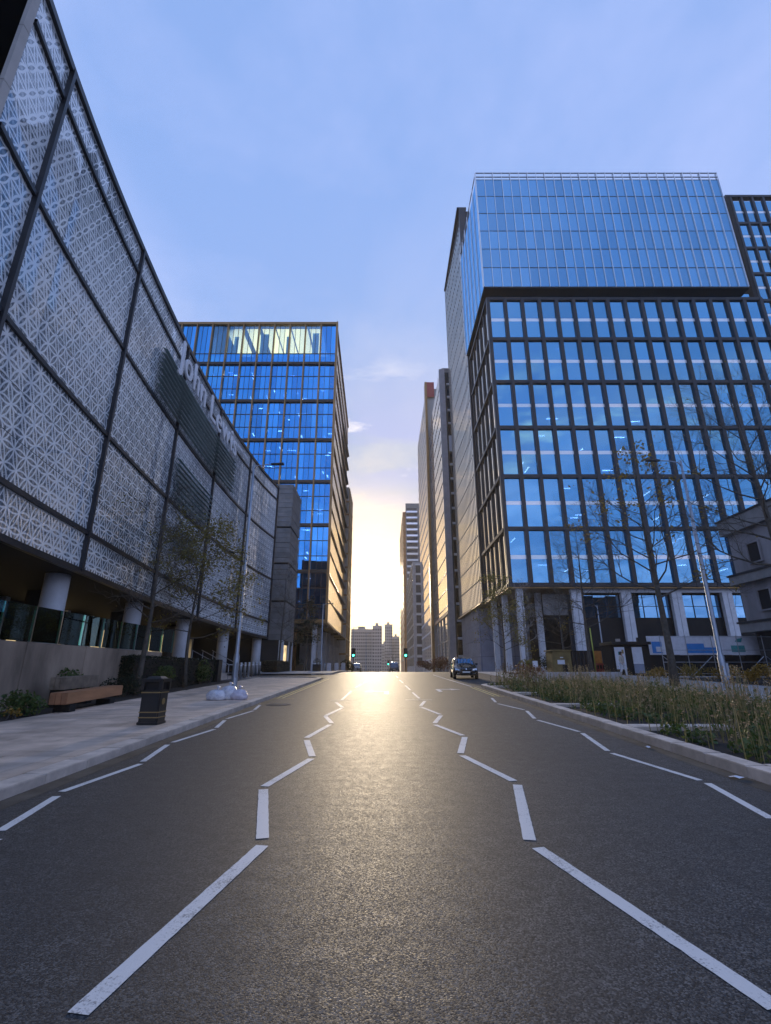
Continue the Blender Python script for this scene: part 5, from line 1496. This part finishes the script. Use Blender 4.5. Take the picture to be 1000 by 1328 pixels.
# ---- site things on the right
hb = empty('hoarding', (26, 41, gz(41)), label='white site hoarding with blue printed panels on a dark base, right side', cat='hoarding')
hx = 21.4
for i in range(7):
    xa = hx+i*1.55
    piece('hoarding_panel', M['white_panel'], hb, xa+.01, xa+1.54, 41.0, 41.06, 2.72, 4.2)
    piece('base_panel', M['black'], hb, xa+.01, xa+1.54, 41.1, 41.2, .9, 2.7)
piece('print_block', M['blue_print'], hb, 21.75, 22.55, 40.97, 40.995, 2.85, 3.75)
piece('print_window', M['white_panel'], hb, 22.05, 22.6, 40.94, 40.965, 2.95, 3.35)
piece('print_block', M['blue_print'], hb, 24.6, 26.0, 40.97, 40.995, 2.85, 3.6)
piece('print_block', M['blue_print'], hb, 26.02, 27.3, 40.97, 40.995, 2.85, 3.3)
piece('print_block', M['teal_print'], hb, 28.2, 29.3, 40.97, 40.995, 2.95, 3.45)
b = MB(); b.add([(28.6, 40.98, 3.75), (29.1, 40.98, 3.7), (29.25, 40.98, 4.05), (28.75, 40.98, 3.95), (28.6, 40.99, 3.75), (29.1, 40.99, 3.7), (29.25, 40.99, 4.05), (28.75, 40.99, 3.95)], [(0, 1, 2, 3), (7, 6, 5, 4), (0, 4, 5, 1), (1, 5, 6, 2), (2, 6, 7, 3), (3, 7, 4, 0)])
b.build('leaf_emblem', M['teal_print'], hb)
piece('print_dot', M['blue_print'], hb, 30.6, 30.9, 40.97, 40.995, 2.95, 3.2)
fn = empty('site_fence', (24, 37, gz(37)), label='steel tube site fence with diagonal braces in front of the hoarding', cat='fence')
for i in range(6):
    x = 20.4+i*1.9
    b = MB(); b.tube([(x, 37.2, gz(37)), (x, 37.2, 4.0)], .03, 6); b.build('post', M['steel'], fn)
    b = MB(); b.tube([(x+.05, 37.2, 1.1), (x+1.75, 37.2, 2.5)] if i % 2 else [(x+.05, 37.2, 2.5), (x+1.75, 37.2, 1.1)], .028, 6); b.build('brace', M['steel'], fn)
for z in (1.3, 2.1, 2.95, 3.9):
    b = MB(); b.tube([(20.4, 37.16, z), (30.5, 37.16, z)], .024, 6); b.build('rail', M['steel'], fn)
ns = empty('notice_kiosk', (19.6, 40.5, gz(40)), label='black kiosk with two white posters on its front, behind the person', cat='kiosk')
MB().box(18.2, 21.2, 40.4, 42.4, gz(40), 3.5).build('body', M['black'], ns, bevel=.04)
MB().box(18.1, 21.3, 40.2, 42.5, 3.5, 3.72).build('roof', M['dark_steel'], ns)
piece('poster', M['white_panel'], ns, 18.35, 19.15, 40.33, 40.38, 1.6, 3.3); piece('poster', M['white_panel'], ns, 19.75, 20.55, 40.33, 40.38, 2.0, 3.3)
piece('poster', M['blue_stone'], ns, 19.75, 20.55, 40.335, 40.375, 1.3, 1.98); piece('print_dot', M['teal_print'], ns, 18.6, 18.8, 40.30, 40.325, 2.7, 2.95); piece('print_dot', M['gold_band'], ns, 18.9, 19.05, 40.30, 40.325, 2.8, 3.1)
piece('flood_lamp', M['beige'], ns, 18.7, 19.0, 40.5, 40.7, 3.73, 3.95); piece('camera_box', M['dark_steel'], ns, 20.4, 20.6, 40.5, 40.7, 3.73, 4.05)
cb = empty('timber_cabin', (14.9, 42.5, gz(42)), label='olive timber cabin with a small white notice, right of the parked car', cat='cabin')
for k in range(7): piece('board', M['olive_timber'], cb, 13.95+.225*k, 14.17+.225*k, 42.3, 42.36, gz(42), 3.05)
MB().box(13.95, 15.52, 42.37, 44, gz(42), 3.0).build('body', M['olive_timber'], cb)
MB().box(13.85, 15.6, 42.2, 44.1, 3.06, 3.16).build('roof', M['olive_timber'], cb)
piece('notice', M['white_panel'], cb, 14.35, 14.95, 42.26, 42.295, 2.0, 2.35); piece('notice', M['white_panel'], cb, 14.6, 14.85, 42.26, 42.295, 2.5, 2.58)
piece('doorway', M['black'], cb, 14.75, 15.15, 42.27, 42.295, gz(42)+.1, 1.95)
ct = empty('dark_container', (16.3, 43, gz(43)), label='black steel container beside the olive timber cabin', cat='container')
MB().box(15.62, 17.5, 42.5, 45, gz(43), 3.1).build('body', M['black'], ct, bevel=.02)
for k in range(6): piece('rib', M['dark_steel'], ct, 15.7+k*.3, 15.8+k*.3, 42.44, 42.5, gz(43)+.1, 3.0)
yp = empty('yellow_pole', (17.75, 43, gz(43)), label='yellow-green pole standing beside the black container', cat='pole')
MB().tube([(17.75, 43, gz(43)), (17.7, 43, 5.0)], .05, 8).build('pole', M['yellow_green'], yp, smooth=True); MB().tube([(17.7, 43, 5.0), (17.7, 43, 5.06)], .065, 8).build('cap', M['dark_steel'], yp)
for i, x in enumerate((18.2, 19.3)):
    t = empty('plastic_barrier', (x+.45, 44.2, gz(44)), label=('red plastic road barrier next to the yellow-green pole', 'red plastic road barrier half behind the black kiosk')[i], cat='barrier', group='red plastic barriers')
    g = gz(44)
    MB().box(x, x+1.0, 44.0, 44.35, g, g+.35).build('base', M['red'], t, bevel=.03); MB().box(x+.03, x+.97, 44.08, 44.27, g+.34, g+.95).build('body', M['red'], t, bevel=.03)
    for k in range(3): piece('slot', M['black'], t, x+.15+.25*k, x+.3+.25*k, 44.05, 44.078, g+.5, g+.8)
ob = empty('orange_board', (19, 46, gz(46)), label='orange board standing behind the red barriers', cat='board')
MB().box(18.5, 19.7, 46, 46.06, gz(46), 3.2).build('sheet', M['orange'], ob)
for x in (18.6, 19.5): piece('leg', M['bronze_dark'], ob, x, x+.1, 46.07, 46.2, gz(46), 3.0)
lw = empty('low_wall', (13.4, 33.6, gz(34)), label='low pale stone wall behind the right planting bed', cat='wall')
for k in range(6): piece('wall_block', M['pale_stone'], lw, 9.9+k*1.15, 11.03+k*1.15, 36.2, 36.6, gz(36), gz(36)+.48)
sg = empty('small_sign', (12.1, 42, gz(42)), label='small white notice on a post at the foot of the corner trees', cat='sign')
MB().box(11.9, 12.3, 41, 41.03, 1.75, 2.25).build('face', M['white_panel'], sg); MB().tube([(12.1, 41.05, gz(41)), (12.1, 41.05, 2.2)], .025, 6).build('post', M['steel'], sg)

# ---- the person
def person(x, y, rz, label):
    g = gz(y)+.11
    t = empty('person', (x, y, g), rz, label, 'person')
    J = {'pelvis': (0, 0, .93, .135), 'waist': (0, .0, 1.08, .125), 'chest': (0, .01, 1.30, .145), 'neck': (0, .0, 1.47, .055), 'chin': (0, -.02, 1.54, .062), 'head': (0, -.015, 1.63, .088), 'crown': (0, 0, 1.70, .06),
         'shl': (.17, .01, 1.41, .062), 'ell': (.22, .07, 1.14, .045), 'wrl': (.22, .0, .90, .032), 'hal': (.215, -.03, .82, .034),
         'shr': (-.17, .01, 1.41, .062), 'elr': (-.22, .05, 1.14, .045), 'wrr': (-.22, -.10, .92, .032), 'har': (-.215, -.14, .85, .034),
         'hl': (.09, 0, .88, .10), 'kl': (.10, -.14, .50, .062), 'al': (.10, -.16, .10, .042), 'tl': (.10, -.31, .04, .034),
         'hr': (-.09, 0, .88, .10), 'kr': (-.10, .06, .49, .062), 'ar': (-.10, .27, .14, .042), 'tr': (-.10, .16, .04, .034)}
    E_ = [('pelvis', 'waist'), ('waist', 'chest'), ('chest', 'neck'), ('neck', 'chin'), ('chin', 'head'), ('head', 'crown'), ('chest', 'shl'), ('shl', 'ell'), ('ell', 'wrl'), ('wrl', 'hal'),
          ('chest', 'shr'), ('shr', 'elr'), ('elr', 'wrr'), ('wrr', 'har'), ('pelvis', 'hl'), ('hl', 'kl'), ('kl', 'al'), ('al', 'tl'), ('pelvis', 'hr'), ('hr', 'kr'), ('kr', 'ar'), ('ar', 'tr')]
    names = list(J)
    def skin(name, keep, edges, grow, mt, extra=None):
        vs = [k for k in names if k in keep]; me = bpy.data.meshes.new(name)
        me.from_pydata([J[k][:3] for k in vs], [(vs.index(a), vs.index(c)) for a, c in edges if a in vs and c in vs], [])
        o = bpy.data.objects.new(name, me); COL.objects.link(o)
        o.modifiers.new('skin', 'SKIN'); sm = o.modifiers.new('sub', 'SUBSURF'); sm.levels = 2
        for i, k in enumerate(vs):
            r = J[k][3]+grow; me.skin_vertices[0].data[i].radius = (r, r*.8 if k in ('chest', 'waist', 'pelvis') else r)
        me.skin_vertices[0].data[0].use_root = True
        bpy.context.view_layer.update(); dg = bpy.context.evaluated_depsgraph_get()
        m2_ = bpy.data.meshes.new_from_object(o.evaluated_get(dg)); bpy.data.objects.remove(o)
        m2_.materials.clear(); m2_.materials.append(mt)
        m2_.polygons.foreach_set('use_smooth', [True]*len(m2_.polygons))
        q = bpy.data.objects.new(name, m2_); COL.objects.link(q); q.parent = t; return q
    skin('body', names, E_, 0, M['skin'])
    skin('coat', ['pelvis', 'waist', 'chest', 'shl', 'ell', 'wrl', 'shr', 'elr', 'wrr'], E_, .022, M['coat'])
    skin('trousers', ['pelvis', 'hl', 'kl', 'al', 'hr', 'kr', 'ar'], E_, .016, M['trousers'])
    b = MB(); b.lathe((0, .012, 0), [(.02, 1.77), (.07, 1.755), (.102, 1.70), (.104, 1.62), (.09, 1.55), (.06, 1.52)], 14)
    me = bpy.data.meshes.new('hair'); me.from_pydata([(a, c+.025 if True else c, z) for a, c, z in b.v], [], b.f); me.materials.append(M['hair'])
    q = bpy.data.objects.new('hair', me); COL.objects.link(q); q.parent = t
person(16.95, 36.3, radians(35), 'person in a beige top and white trousers walking on the path at right')

# ---- thin sunlit air
M_h = bpy.data.materials.new('haze_air'); M_h.use_nodes = True
nt = M_h.node_tree
for n in list(nt.nodes):
    if n.type != 'OUTPUT_MATERIAL': nt.nodes.remove(n)
pv = nt.nodes.new('ShaderNodeVolumePrincipled'); pv.inputs['Color'].default_value = (1.0, .90, .74, 1)
pv.inputs['Density'].default_value = .00034; pv.inputs['Anisotropy'].default_value = .45
nt.links.new(pv.outputs[0], [n for n in nt.nodes if n.type == 'OUTPUT_MATERIAL'][0].inputs['Volume'])
hz = MB().box(-130, 150, -70, 620, gz(600)-2.5, 100).build('haze', M_h, None, kind='stuff')
tag(hz, 'thin pale haze filling the street', 'haze')
